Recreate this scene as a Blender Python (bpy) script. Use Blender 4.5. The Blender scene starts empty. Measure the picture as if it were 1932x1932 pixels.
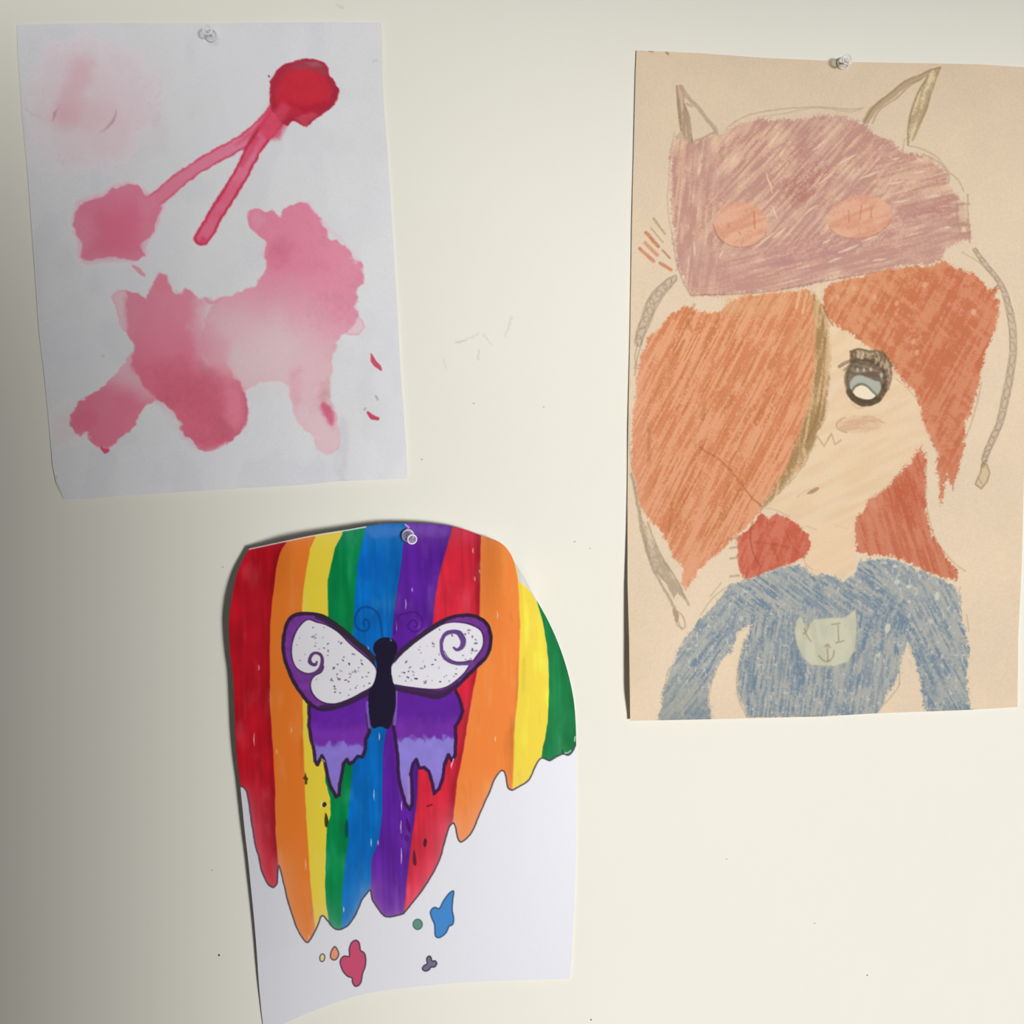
import bpy, math
import numpy as np

# ------------------------------------------------------------------ scene basics
PX = 1.0 / 3100.0          # metres on the wall per photo pixel
CZ = 1.55                  # height of the picture centre on the wall
DCAM = 0.70                # camera distance from the wall
sc = bpy.context.scene
COL = sc.collection

cam_d = bpy.data.cameras.new('camera')
cam_d.sensor_width = 36.0
cam_d.lens = 36.0 * DCAM / (1932 * PX)
cam_d.clip_start = 0.01
cam = bpy.data.objects.new('camera', cam_d)
COL.objects.link(cam)
cam.location = (0, -DCAM, CZ)
cam.rotation_euler = (math.radians(90), 0, 0)
sc.camera = cam

# world: dim, even room light
world = bpy.data.worlds.new('world'); sc.world = world
world.use_nodes = True
world.cycles.sampling_method = 'NONE'
bgn = world.node_tree.nodes['Background']
bgn.inputs[0].default_value = (1.0, 0.985, 0.94, 1)
bgn.inputs[1].default_value = 0.08

def area_light(name, loc, target, size, size_y, energy, color):
    d = bpy.data.lights.new(name, 'AREA')
    d.shape = 'RECTANGLE'; d.size = size; d.size_y = size_y
    d.energy = energy; d.color = color
    o = bpy.data.objects.new(name, d); COL.objects.link(o)
    o.location = loc
    import mathutils
    v = mathutils.Vector(target) - mathutils.Vector(loc)
    o.rotation_euler = v.to_track_quat('-Z', 'Y').to_euler()
    return o

# assumed light, unseen and with no window built, to the right of and behind the camera, a little lower than the pictures
key = area_light('assumed_right_light', (1.213, -2.0, CZ - 0.467), (0.254, 0.0, CZ - 0.145), 0.835, 1.03, 2.75, (1.0, 0.988, 0.96))
key.data.spread = 0.26  # narrow beam stands in for the shade over the left of the wall
# assumed weak light, source unseen, up and to the left
lamp = area_light('assumed_upper_left_light', (-0.364, -0.839, CZ + 0.598), (-0.41, 0.0, CZ + 0.64), 0.40, 0.40, 1.15, (1.0, 0.985, 0.95))
lamp.data.spread = 1.022

vs = sc.view_settings
vs.view_transform = 'Standard'; vs.look = 'None'; vs.gamma = 1.0
vs.use_curve_mapping = False
vs.exposure = 0.0
sc.display_settings.display_device = 'sRGB'
sc.cycles.max_bounces = 5
sc.cycles.diffuse_bounces = 3

# ------------------------------------------------------------------ helpers
def lin(c):
    c = np.asarray(c, dtype=np.float64)
    return np.where(c <= 0.04045, c / 12.92, ((np.maximum(c, 0) + 0.055) / 1.055) ** 2.4)

def lin255(r, g, b):
    v = lin(np.array([r, g, b]) / 255.0)
    return (float(v[0]), float(v[1]), float(v[2]), 1.0)

def sstep(a, b, x):
    t = np.clip((x - a) / (b - a + 1e-12), 0, 1)
    return t * t * (3 - 2 * t)

def vnoise(x, y, seed=0):
    """smooth value noise in 0..1"""
    x = np.asarray(x, dtype=np.float64); y = np.asarray(y, dtype=np.float64)
    xi = np.floor(x).astype(np.int64); yi = np.floor(y).astype(np.int64)
    xf = x - xi; yf = y - yi
    def h(a, b):
        n = (a * 374761393 + b * 668265263 + seed * 974634721) & 0xFFFFFFFF
        n = ((n ^ (n >> 13)) * 1274126177) & 0xFFFFFFFF
        n = ((n ^ (n >> 16)) * 2246822519) & 0xFFFFFFFF
        return ((n ^ (n >> 15)) & 0xFFFFFF) / float(0xFFFFFF)
    u = xf * xf * (3 - 2 * xf); v = yf * yf * (3 - 2 * yf)
    a = h(xi, yi); b = h(xi + 1, yi); c = h(xi, yi + 1); d = h(xi + 1, yi + 1)
    return (a + (b - a) * u) * (1 - v) + (c + (d - c) * u) * v

def fbm(x, y, seed=0, octs=3):
    s = 0; a = 1; t = 0
    for i in range(octs):
        s = s + a * vnoise(x * 2 ** i, y * 2 ** i, seed + i * 17); t += a; a *= 0.5
    return s / t

def catmull(pts, closed=False, n=4):
    p = np.asarray(pts, dtype=np.float64)
    m = len(p); out = []
    rng = range(m) if closed else range(m - 1)
    for i in rng:
        if closed:
            p0, p1, p2, p3 = p[(i - 1) % m], p[i], p[(i + 1) % m], p[(i + 2) % m]
        else:
            p0, p1, p2, p3 = p[max(i - 1, 0)], p[i], p[i + 1], p[min(i + 2, m - 1)]
        for k in range(n):
            t = k / n
            out.append(0.5 * ((2 * p1) + (-p0 + p2) * t + (2 * p0 - 5 * p1 + 4 * p2 - p3) * t * t
                              + (-p0 + 3 * p1 - 3 * p2 + p3) * t ** 3))
    if not closed:
        out.append(p[-1])
    return np.array(out)

def ell(cx, cy, rx, ry, ang=0, n=28):
    a = np.linspace(0, 2 * np.pi, n, endpoint=False)
    x = np.cos(a) * rx; y = np.sin(a) * ry
    c, s = math.cos(math.radians(ang)), math.sin(math.radians(ang))
    return np.stack([cx + x * c - y * s, cy + x * s + y * c], 1)

def seg_d2(x, y, a, b):
    dx, dy = b[0] - a[0], b[1] - a[1]
    L = dx * dx + dy * dy + 1e-12
    t = np.clip(((x - a[0]) * dx + (y - a[1]) * dy) / L, 0, 1)
    ex = x - a[0] - t * dx; ey = y - a[1] - t * dy
    return ex * ex + ey * ey, t

def sdf(poly, x, y):
    """signed distance, negative inside"""
    n = len(poly)
    d2 = np.full(x.shape, 1e18); ins = np.zeros(x.shape, bool)
    for i in range(n):
        a = poly[i]; b = poly[(i + 1) % n]
        q, _ = seg_d2(x, y, a, b)
        np.minimum(d2, q, out=d2)
        if a[1] != b[1]:
            c = ((a[1] > y) != (b[1] > y)) & (x < (b[0] - a[0]) * (y - a[1]) / (b[1] - a[1]) + a[0])
            ins ^= c
    d = np.sqrt(d2)
    return np.where(ins, -d, d)

class Sheet:
    """a paper sheet: a fine grid whose vertices carry the colours drawn on it"""
    def __init__(self, top, bottom, left, right, step):
        def resample(p, n):
            p = np.asarray(p, float)
            s = np.concatenate([[0], np.cumsum(np.hypot(*np.diff(p, axis=0).T))])
            q = np.linspace(0, s[-1], n)
            return np.stack([np.interp(q, s, p[:, 0]), np.interp(q, s, p[:, 1])], 1)
        ln = lambda p: np.hypot(*np.diff(np.asarray(p, float), axis=0).T).sum()
        self.nu = nu = int(max(ln(top), ln(bottom)) / step) + 1
        self.nv = nv = int(max(ln(left), ln(right)) / step) + 1
        T = resample(top, nu); B = resample(bottom, nu); L = resample(left, nv); R = resample(right, nv)
        u = np.linspace(0, 1, nu)[None, :, None]; v = np.linspace(0, 1, nv)[:, None, None]
        P = (1 - v) * T[None] + v * B[None] + (1 - u) * L[:, None] + u * R[:, None] \
            - ((1 - u) * (1 - v) * T[0] + u * (1 - v) * T[-1] + (1 - u) * v * B[0] + u * v * B[-1])
        self.x = P[..., 0].ravel(); self.y = P[..., 1].ravel()
        self.u = np.broadcast_to(u[..., 0], (nv, nu)).ravel(); self.v = np.broadcast_to(v[..., 0], (nv, nu)).ravel()
        self.c = np.zeros((nu * nv, 3)); self.id = np.zeros(nu * nv, np.int32)
        self.seed = 1

    def prime(self, albedo, E):
        """bare paper of the given albedo; E is the light level at which the drawn colours were judged"""
        self.paper_alb = np.array(albedo); self.E = E
        l = self.paper_alb[None] * E[:, None]
        self.c[:] = 255 * np.where(l <= .0031308, 12.92 * l, 1.055 * np.maximum(l, 1e-9) ** (1 / 2.4) - .055)

    def _sel(self, pts, pad):
        p = np.asarray(pts)
        m = (self.x > p[:, 0].min() - pad) & (self.x < p[:, 0].max() + pad) & \
            (self.y > p[:, 1].min() - pad) & (self.y < p[:, 1].max() + pad)
        return np.nonzero(m)[0]

    def _jit(self, ix, amp, scale):
        x, y = self.x[ix], self.y[ix]
        if amp:
            self.seed += 7
            x = x + amp * (fbm(x / scale, y / scale, self.seed, 3) - 0.5) * 2
            y = y + amp * (fbm(self.x[ix] / scale + 31.7, y / scale + 11.3, self.seed + 3, 3) - 0.5) * 2
        return x, y

    def blend(self, ix, m, color, idn=None, thr=0.5):
        col = color(self.x[ix], self.y[ix]) if callable(color) else np.asarray(color, float)
        m = np.clip(m, 0, 1)[:, None]
        self.c[ix] = self.c[ix] * (1 - m) + col * m
        if idn is not None:
            self.id[ix[m[:, 0] > thr]] = idn

    def fill(self, poly, color, soft=1.2, amp=0, scale=12, alpha=1.0, idn=None, rim=None, tex=None, grow=0, smooth=False, thr=0.5, rough=0):
        p = catmull(poly, True) if smooth else np.asarray(poly, float)
        ix = self._sel(p, soft + amp + 4)
        if len(ix) == 0: return
        x, y = self._jit(ix, amp, scale)
        d = sdf(p, x, y) - grow
        if rough:
            X0, Y0 = self.x[ix], self.y[ix]
            d = d + rough * (.6 * vnoise(X0 / 2.4, Y0 / 2.4, 901) + .4 * aniso(X0, Y0, -60, 16, 3.2, 903) - .5) * 2
        m = 1 - sstep(-soft, soft, d)
        a = alpha
        if tex is not None: a = a * tex(self.x[ix], self.y[ix])
        self.blend(ix, m * a, color, None)
        if idn is not None:
            self.id[ix[m > thr]] = idn
        if rim is not None:                      # darker pigment line along the edge
            rc, rw, ra = rim
            rm = np.exp(-((d + rw) / rw) ** 2) * (d < soft) * ra
            self.blend(ix, rm, rc)

    def stroke(self, path, width, color, alpha=1.0, soft=0.9, amp=0, scale=10, idn=None, taper=None, tex=None, smooth=True, edge=None):
        p = catmull(path, False) if (smooth and len(path) > 2) else np.asarray(path, float)
        wmax = max(width) if isinstance(width, (list, tuple)) else width
        ix = self._sel(p, wmax + amp + 4)
        if len(ix) == 0: return
        x, y = self._jit(ix, amp, scale)
        n = len(p)
        best = np.full(len(ix), 1e9); 
        ws = np.interp(np.linspace(0, 1, n), np.linspace(0, 1, len(width)), width) if isinstance(width, (list, tuple)) else np.full(n, float(width))
        bw = np.zeros(len(ix))
        for i in range(n - 1):
            q, t = seg_d2(x, y, p[i], p[i + 1])
            w = (ws[i] + (ws[i + 1] - ws[i]) * t) * 0.5
            d = np.sqrt(q) - w
            k = d < best
            best[k] = d[k]; bw[k] = w[k]
        m = (1 - sstep(-soft, soft, best)) * alpha
        if tex is not None: m = m * tex(self.x[ix], self.y[ix])
        self.blend(ix, m, color, idn, thr=0.5 * alpha)
        if edge is not None:
            rc, rw, ra = edge
            rm = np.exp(-((best + rw) / rw) ** 2) * (best < soft) * ra
            self.blend(ix, rm, rc)

    def build(self, rootname, parts, depth, mat, thick=0.0003, kids=None, st=6):
        """split the grid into the sheet and its painted parts, back side included"""
        nu, nv = self.nu, self.nv
        d = depth
        k = (DCAM - d) / DCAM
        X = (self.x - 966) * PX * k; Z = CZ - (self.y - 966) * PX * k; Y = -d
        co = np.stack([X, Y, Z], 1)
        col = lin(np.clip(self.c / 255.0, 0, 1)) / self.E[:, None]
        col = col * np.minimum(1, .90 / np.maximum(col.max(1), 1e-6))[:, None]      # keep the hue when a colour is too bright to be a pigment
        idg = self.id.reshape(nv, nu)
        f00 = (np.arange(nv - 1)[:, None] * nu + np.arange(nu - 1)[None]).ravel()
        faces = np.stack([f00, f00 + nu, f00 + nu + 1, f00 + 1], 1)
        fid = idg[:-1, :-1].ravel()
        root = bpy.data.objects.new(rootname, None); COL.objects.link(root)
        base = np.array([X.mean(), 0.0, Z.min()])
        root.location = base; root.empty_display_size = 0.05
        made = {}
        for idn, (name, label) in parts.items():
            F = faces[fid == idn]
            if len(F) == 0: continue
            used, inv = np.unique(F, return_inverse=True)
            V = co[used]; Cc = col[used]; Fn = inv.reshape(-1, 4)
            if idn == 0:      # reverse side and the cut edge of the paper
                ru = np.unique(np.r_[np.arange(0, nu, st), nu - 1]); rv = np.unique(np.r_[np.arange(0, nv, st), nv - 1])
                bi = (rv[:, None] * nu + ru[None]).ravel()
                Vb = co[bi] + np.array([0, thick, 0])
                b0 = len(V); a, b = len(ru), len(rv)
                g = (np.arange(b - 1)[:, None] * a + np.arange(a - 1)[None]).ravel() + b0
                Fb = np.stack([g, g + 1, g + a + 1, g + a], 1)
                ring_u = np.r_[np.arange(a), np.arange(1, b) * a + a - 1, (b - 1) * a + np.arange(a - 2, -1, -1), np.arange(b - 2, 0, -1) * a]
                Vf = co[bi[ring_u]]
                r0 = b0 + len(Vb); q = np.arange(len(ring_u)); q2 = np.roll(q, -1)
                Fr = np.stack([r0 + q, r0 + q2, b0 + ring_u[q2], b0 + ring_u[q]], 1)
                paper = self.paper_alb
                V = np.concatenate([V, Vb, Vf]); Fn = np.concatenate([Fn, Fb, Fr])
                Cc = np.concatenate([Cc, np.tile(paper, (len(Vb) + len(Vf), 1))])
            me = bpy.data.meshes.new(name)
            me.vertices.add(len(V)); me.vertices.foreach_set('co', (V - base).astype(np.float32).ravel())
            me.loops.add(len(Fn) * 4); me.loops.foreach_set('vertex_index', Fn.astype(np.int32).ravel())
            me.polygons.add(len(Fn)); me.polygons.foreach_set('loop_start', np.arange(len(Fn), dtype=np.int32) * 4)
            me.update(calc_edges=True)
            me.polygons.foreach_set('use_smooth', np.ones(len(Fn), bool))
            at = me.color_attributes.new('pigment', 'FLOAT_COLOR', 'POINT')
            rgba = np.ones((len(V), 4), np.float32); rgba[:, :3] = Cc
            at.data.foreach_set('color', rgba.ravel())
            me.materials.append(mat)
            o = bpy.data.objects.new(name, me); COL.objects.link(o); o.parent = root
            if label: o['label'] = label
            made[idn] = o
        for c, p in (kids or {}).items():      # pieces of a part
            if c in made and p in made: made[c].parent = made[p]
        return root

def aniso(x, y, ang, L, W, seed):
    a = np.radians(ang)
    c, s = np.cos(a), np.sin(a)
    return vnoise((x * c + y * s) / L, (-x * s + y * c) / W, seed)

def tag(o, label=None, cat=None, group=None, kind=None):
    if label: o['label'] = label
    if cat: o['category'] = cat
    if group: o['group'] = group
    if kind: o['kind'] = kind
    return o

# ------------------------------------------------------------------ materials
def new_mat(name):
    m = bpy.data.materials.new(name); m.use_nodes = True
    return m, m.node_tree.nodes, m.node_tree.links

def paper_mat(name, rough, bump, grain):
    m, N, L = new_mat(name)
    b = N['Principled BSDF']
    b.inputs['Roughness'].default_value = rough
    b.inputs['Specular IOR Level'].default_value = 0.10
    at = N.new('ShaderNodeAttribute'); at.attribute_name = 'pigment'
    tc = N.new('ShaderNodeTexCoord')
    nz = N.new('ShaderNodeTexNoise'); nz.inputs['Scale'].default_value = 900; nz.inputs['Detail'].default_value = 3
    L.new(tc.outputs['Object'], nz.inputs['Vector'])
    mr = N.new('ShaderNodeMapRange'); mr.inputs['To Min'].default_value = 1 - grain; mr.inputs['To Max'].default_value = 1 + grain
    L.new(nz.outputs['Fac'], mr.inputs['Value'])
    mx = N.new('ShaderNodeVectorMath'); mx.operation = 'SCALE'
    L.new(at.outputs['Color'], mx.inputs[0]); L.new(mr.outputs['Result'], mx.inputs['Scale'])
    L.new(mx.outputs['Vector'], b.inputs['Base Color'])
    bp = N.new('ShaderNodeBump'); bp.inputs['Strength'].default_value = bump; bp.inputs['Distance'].default_value = 0.0002
    L.new(nz.outputs['Fac'], bp.inputs['Height']); L.new(bp.outputs['Normal'], b.inputs['Normal'])
    return m

M_water = paper_mat('watercolour_paper', 0.9, 0.25, 0.06)
M_marker = paper_mat('marker_paper', 0.72, 0.06, 0.03)
M_craft = paper_mat('construction_paper', 0.95, 0.25, 0.07)

def wall_material():
    m, N, L = new_mat('painted_wall')
    b = N['Principled BSDF']
    b.inputs['Roughness'].default_value = 0.7
    b.inputs['Specular IOR Level'].default_value = 0.2
    tc = N.new('ShaderNodeTexCoord')
    n1 = N.new('ShaderNodeTexNoise'); n1.inputs['Scale'].default_value = 9; n1.inputs['Detail'].default_value = 2
    n2 = N.new('ShaderNodeTexNoise'); n2.inputs['Scale'].default_value = 420; n2.inputs['Detail'].default_value = 2
    L.new(tc.outputs['Object'], n1.inputs['Vector']); L.new(tc.outputs['Object'], n2.inputs['Vector'])
    mix = N.new('ShaderNodeMix'); mix.data_type = 'RGBA'
    mix.inputs[6].default_value = lin255(243, 241, 230); mix.inputs[7].default_value = lin255(245, 243, 234)
    L.new(n1.outputs['Fac'], mix.inputs[0])
    cur = mix.outputs[2]
    # faint scuffs on the paint, each a small mark of its own: (x0, y0, x1, y1, half width, strength) in photo pixels
    marks = [(862, 646, 880, 641, 3.0, .20), (880, 641, 903, 629, 2.6, .13), (913, 632, 928, 650, 3, .11),
             (904, 662, 902, 678, 3.2, .16), (965, 598, 953, 634, 3.6, .13), (836, 678, 841, 694, 3.4, .10), (636, 9, 646, 14, 3.5, .12)]
    n3 = N.new('ShaderNodeTexNoise'); n3.inputs['Scale'].default_value = 300; n3.inputs['Detail'].default_value = 2
    L.new(tc.outputs['Object'], n3.inputs['Vector'])
    wob = N.new('ShaderNodeVectorMath'); wob.operation = 'MULTIPLY_ADD'
    wob.inputs[1].default_value = (0.003, 0, 0.003); 
    L.new(n3.outputs['Color'], wob.inputs[0])
    off = N.new('ShaderNodeVectorMath'); off.operation = 'ADD'; off.inputs[1].default_value = (-0.0015, 0, -0.0015)
    L.new(tc.outputs['Object'], off.inputs[0]); L.new(off.outputs[0], wob.inputs[2])
    dark = None
    for (x0, y0, x1, y1, w, s) in marks:
        A = ((x0 - 966) * PX, 0, CZ - (y0 - 966) * PX); B = ((x1 - 966) * PX, 0, CZ - (y1 - 966) * PX)
        ba = (B[0] - A[0], 0, B[2] - A[2]); l2 = ba[0] ** 2 + ba[2] ** 2 + 1e-14
        src = wob.outputs[0] if w > 2.3 else tc.outputs['Object']
        sub = N.new('ShaderNodeVectorMath'); sub.operation = 'SUBTRACT'; sub.inputs[1].default_value = A
        L.new(src, sub.inputs[0])
        flat = N.new('ShaderNodeVectorMath'); flat.operation = 'MULTIPLY'; flat.inputs[1].default_value = (1, 0, 1)
        L.new(sub.outputs[0], flat.inputs[0])
        dt = N.new('ShaderNodeVectorMath'); dt.operation = 'DOT_PRODUCT'; dt.inputs[1].default_value = tuple(v / l2 for v in ba)
        L.new(flat.outputs[0], dt.inputs[0])
        cl = N.new('ShaderNodeClamp'); L.new(dt.outputs['Value'], cl.inputs[0])
        scn = N.new('ShaderNodeVectorMath'); scn.operation = 'SCALE'; scn.inputs[0].default_value = ba
        L.new(cl.outputs[0], scn.inputs['Scale'])
        di = N.new('ShaderNodeVectorMath'); di.operation = 'DISTANCE'
        L.new(flat.outputs[0], di.inputs[0]); L.new(scn.outputs[0], di.inputs[1])
        mr = N.new('ShaderNodeMapRange'); mr.interpolation_type = 'SMOOTHSTEP'
        mr.inputs['From Min'].default_value = 0; mr.inputs['From Max'].default_value = w * 1.25 * PX
        mr.inputs['To Min'].default_value = s; mr.inputs['To Max'].default_value = 0
        L.new(di.outputs['Value'], mr.inputs['Value'])
        if dark is None: dark = mr.outputs['Result']
        else:
            mxn = N.new('ShaderNodeMath'); mxn.operation = 'MAXIMUM'
            L.new(dark, mxn.inputs[0]); L.new(mr.outputs['Result'], mxn.inputs[1]); dark = mxn.outputs[0]
    mk = N.new('ShaderNodeMix'); mk.data_type = 'RGBA'
    mk.inputs[7].default_value = lin255(70, 62, 52)
    L.new(dark, mk.inputs[0]); L.new(cur, mk.inputs[6])
    L.new(mk.outputs[2], b.inputs['Base Color'])
    ad = N.new('ShaderNodeMath'); ad.operation = 'MULTIPLY_ADD'; ad.inputs[1].default_value = 0.35
    n4 = N.new('ShaderNodeTexNoise'); n4.inputs['Scale'].default_value = 55; n4.inputs['Detail'].default_value = 2
    L.new(tc.outputs['Object'], n4.inputs['Vector'])
    L.new(n2.outputs['Fac'], ad.inputs[0]); L.new(n4.outputs['Fac'], ad.inputs[2])
    bp = N.new('ShaderNodeBump'); bp.inputs['Strength'].default_value = 0.12; bp.inputs['Distance'].default_value = 0.0012
    L.new(ad.outputs[0], bp.inputs['Height']); L.new(bp.outputs['Normal'], b.inputs['Normal'])
    return m

def plain_mat(name, rgb, rough=0.6, metallic=0.0, noise=0.04, scale=30):
    m, N, L = new_mat(name)
    b = N['Principled BSDF']; b.inputs['Roughness'].default_value = rough; b.inputs['Metallic'].default_value = metallic
    tc = N.new('ShaderNodeTexCoord'); nz = N.new('ShaderNodeTexNoise'); nz.inputs['Scale'].default_value = scale
    L.new(tc.outputs['Object'], nz.inputs['Vector'])
    mx = N.new('ShaderNodeMix'); mx.data_type = 'RGBA'
    c = np.array(rgb, float)
    mx.inputs[6].default_value = lin255(*(c * (1 - noise))); mx.inputs[7].default_value = lin255(*np.minimum(c * (1 + noise), 255))
    L.new(nz.outputs['Fac'], mx.inputs[0]); L.new(mx.outputs[2], b.inputs['Base Color'])
    return m

# ------------------------------------------------------------------ room shell
def box_mesh(name, boxes, mat, parent=None, kind=None):
    V, F = [], []
    for (x0, x1, y0, y1, z0, z1) in boxes:
        k = len(V)
        V += [(x0, y0, z0), (x1, y0, z0), (x1, y1, z0), (x0, y1, z0), (x0, y0, z1), (x1, y0, z1), (x1, y1, z1), (x0, y1, z1)]
        F += [tuple(k + i for i in f) for f in ((0, 3, 2, 1), (4, 5, 6, 7), (0, 1, 5, 4), (1, 2, 6, 5), (2, 3, 7, 6), (3, 0, 4, 7))]
    me = bpy.data.meshes.new(name); me.from_pydata(V, [], F); me.update()
    me.materials.append(mat)
    o = bpy.data.objects.new(name, me); COL.objects.link(o)
    if parent: o.parent = parent
    if kind: o['kind'] = kind
    return o

M_wall = wall_material()
M_floor = plain_mat('floor_boards', (150, 120, 88), 0.5, noise=0.12, scale=6)
WALL = tag(box_mesh('wall_back', [(-1.8, 1.8, 0.0, 0.1, 0.0, 2.6)], M_wall, kind='structure'), 'cream painted wall behind the pinned pictures')
tag(box_mesh('floor', [(-1.8, 1.8, -2.4, 0.1, -0.05, 0.0)], M_floor, kind='structure'), 'brown floor below the wall')
# small specks of dirt stuck to the paint
def speck(px, py, r, tone, seed):
    rr = np.random.RandomState(seed); n = 9
    V = [(0, -0.00008, 0)] + [(math.cos(6.2832 * k / n) * r * PX * q, -0.00002, math.sin(6.2832 * k / n) * r * PX * q) for k, q in enumerate(rr.uniform(.75, 1.15, n))]
    me = bpy.data.meshes.new('dirt_speck'); me.from_pydata(V, [], [(0, 1 + k, 1 + (k + 1) % n) for k in range(n)]); me.update()
    me.materials.append(plain_mat('dirt', tone, .9))
    o = bpy.data.objects.new('dirt_speck', me); COL.objects.link(o); o.parent = WALL
    o.location = ((px - 966) * PX, 0, CZ - (py - 966) * PX)
for k, (px_, py_, r_, t_) in enumerate([(413, 1802, 2.0, (84, 78, 70)), (1636, 1840, 1.6, (120, 116, 108)), (1115, 1924, 1.8, (110, 104, 98)), (1537, 1742, 1.3, (170, 172, 168)),
                                        (1371, 1621, 1.6, (206, 204, 196)), (796, 867, 2.0, (196, 192, 182)), (1084, 1022, 2.2, (205, 202, 194)), (1113, 1035, 1.3, (180, 176, 168)),
                                        (420, 1070, 1.5, (190, 182, 168)), (400, 1642, 2.0, (205, 200, 188)), (894, 761, 2.2, (205, 202, 194)), (1026, 768, 1.8, (200, 198, 190))]):
    speck(px_, py_, r_, t_, k)

# ================================================================== picture 1: pink watercolour
def paint_pink():
    S = Sheet(top=[(32, 47), (130, 44), (225, 43), (400, 44), (560, 42), (718, 42)],
              bottom=[(121, 942), (160, 941), (240, 935), (395, 925), (571, 915), (640, 908), (769, 903)],
              left=[(32, 47), (33, 95), (41, 212), (52, 325), (62, 462), (73, 624), (83, 704), (92, 797), (99, 877), (106, 912), (121, 942)],
              right=[(718, 42), (719, 57), (722, 175), (730, 275), (737, 375), (742, 460), (750, 584), (755, 690), (761, 770), (767, 851), (769, 903)],
              step=1.7)
    x, y = S.x, S.y
    S.prime((.85, .856, .89), np.interp(x, [60, 720], [.47, .80]))
    # wet paper: faint cool stains
    st = fbm(x / 130, y / 130, 5, 3)
    S.c += (np.array([-1, 0, 4]) * (st - .4)[:, None]) * 1.4
    S.c -= (4 * sstep(.50, .75, fbm(x / 60 + 9, y / 90, 8, 3)))[:, None] * np.array([1.0, .95, .75])
    def cm(a, b, ang, L, seed, W=None):
        a = np.array(a, float); b = np.array(b, float)
        def f(px, py):
            n = fbm(px / L, py / (W or L), seed, 4)[:, None]
            return a + (b - a) * sstep(.25, .75, n)
        return f
    # faint blush, upper left
    P = (206, 176, 186)
    S.fill([(75, 150), (95, 110), (150, 92), (215, 92), (255, 110), (285, 150), (290, 210), (285, 260), (240, 290), (205, 315), (150, 325), (100, 300), (75, 255), (50, 215), (60, 180)],
           P, soft=34, amp=34, scale=50, alpha=.55, idn=1, thr=.5, tex=lambda px, py: .45 + .75 * fbm(px / 38, py / 38, 19, 4))
    S.fill([(140, 105), (172, 118), (170, 160), (152, 205), (140, 240), (112, 232), (98, 222), (112, 195), (122, 150)], (205, 150, 163), soft=16, amp=10, scale=25, alpha=.38)
    S.fill([(110, 200), (180, 190), (215, 205), (205, 235), (160, 250), (115, 240)], (202, 150, 162), soft=22, amp=10, scale=30, alpha=.25)
    S.stroke([(112, 203), (103, 215), (101, 226)], [2, 7, 3], (160, 112, 126), alpha=.75, soft=2.5, amp=3)
    S.stroke([(219, 208), (216, 225), (206, 238), (190, 249)], [1.5, 6, 5, 1.5], (160, 122, 136), alpha=.75, soft=2.5, amp=3)
    S.stroke([(50, 206), (62, 216), (75, 222)], [3, 2, 1], (176, 140, 150), alpha=.4, soft=2)
    S.stroke([(120, 247), (132, 245), (142, 238)], [2, 2, 1], (170, 130, 142), alpha=.35, soft=2)
    # square blotch at the end of the long arm
    sq = [(150, 384), (175, 373), (200, 367), (217, 353), (240, 347), (265, 357), (282, 370), (305, 390), (297, 412), (287, 437), (272, 457), (266, 468), (273, 480), (246, 490), (205, 488), (166, 494), (153, 485), (150, 450), (143, 437), (141, 410)]
    S.fill(sq, (216, 176, 190), soft=7, amp=4, alpha=.55, grow=7)
    S.fill(sq, cm((205, 118, 143), (211, 132, 154), 0, 55, 21), soft=2.2, amp=8, scale=17, idn=2, smooth=True)
    S.fill([(180, 400), (230, 385), (285, 385), (280, 410), (262, 445), (262, 470), (210, 480), (165, 478), (168, 450), (185, 440)], (192, 97, 122), soft=22, amp=14, scale=30, alpha=.85)
    S.stroke([(149, 395), (145, 415), (146, 440), (152, 458)], 3, (180, 110, 135), alpha=.4, soft=2.5, amp=3)
    # long arm and short arm
    A1 = [(522, 205), (500, 232), (470, 259), (437, 279), (405, 296), (370, 317), (337, 341), (303, 370), (282, 386)]
    S.stroke(A1, [28, 28, 29, 27, 28, 25, 27, 28, 30], (212, 122, 148), soft=1.3, amp=2.5, scale=10, idn=3, edge=((183, 62, 88), 2.2, .75))
    S.stroke(A1[5:], [10, 16, 24, 30], (208, 120, 144), soft=8, amp=3, alpha=.8)
    S.stroke([(512, 218), (478, 248), (445, 273)], [18, 12, 4], (188, 66, 92), alpha=.55, soft=6)
    A2 = [(538, 200), (512, 236), (482, 275), (459, 320), (435, 362), (410, 400), (394, 430), (381, 449)]
    S.stroke(A2, [36, 34, 30, 30, 29, 30, 31, 30], cm((205, 92, 122), (208, 112, 140), 0, 30, 33), soft=1.3, amp=2.2, scale=10, idn=3, edge=((176, 45, 70), 2.6, .85))
    S.stroke([(484, 262), (468, 290), (456, 312)], [10, 12, 8], (184, 52, 78), alpha=.45, soft=5)
    S.stroke([(384, 452), (376, 458), (368, 452)], [10, 8, 6], (182, 60, 84), alpha=.7, soft=3)
    S.stroke([(490, 240), (474, 264), (463, 282)], [8, 9, 4], (172, 42, 66), alpha=.6, soft=3)
    S.fill([(262, 372), (290, 372), (302, 390), (285, 412), (262, 408)], (204, 122, 146), soft=9, amp=4, alpha=.95)
    S.fill([(512, 188), (548, 222), (526, 262), (504, 264), (486, 244)], (196, 66, 92), soft=7, amp=3, alpha=.8)
    # dark red head
    hd = [(510, 160), (515, 145), (530, 127), (555, 116), (587, 111), (607, 116), (619, 127), (622, 142), (632, 157), (639, 172), (635, 187), (625, 204), (605, 217), (592, 227), (576, 239), (556, 230), (538, 236), (520, 220), (510, 195)]
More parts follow.
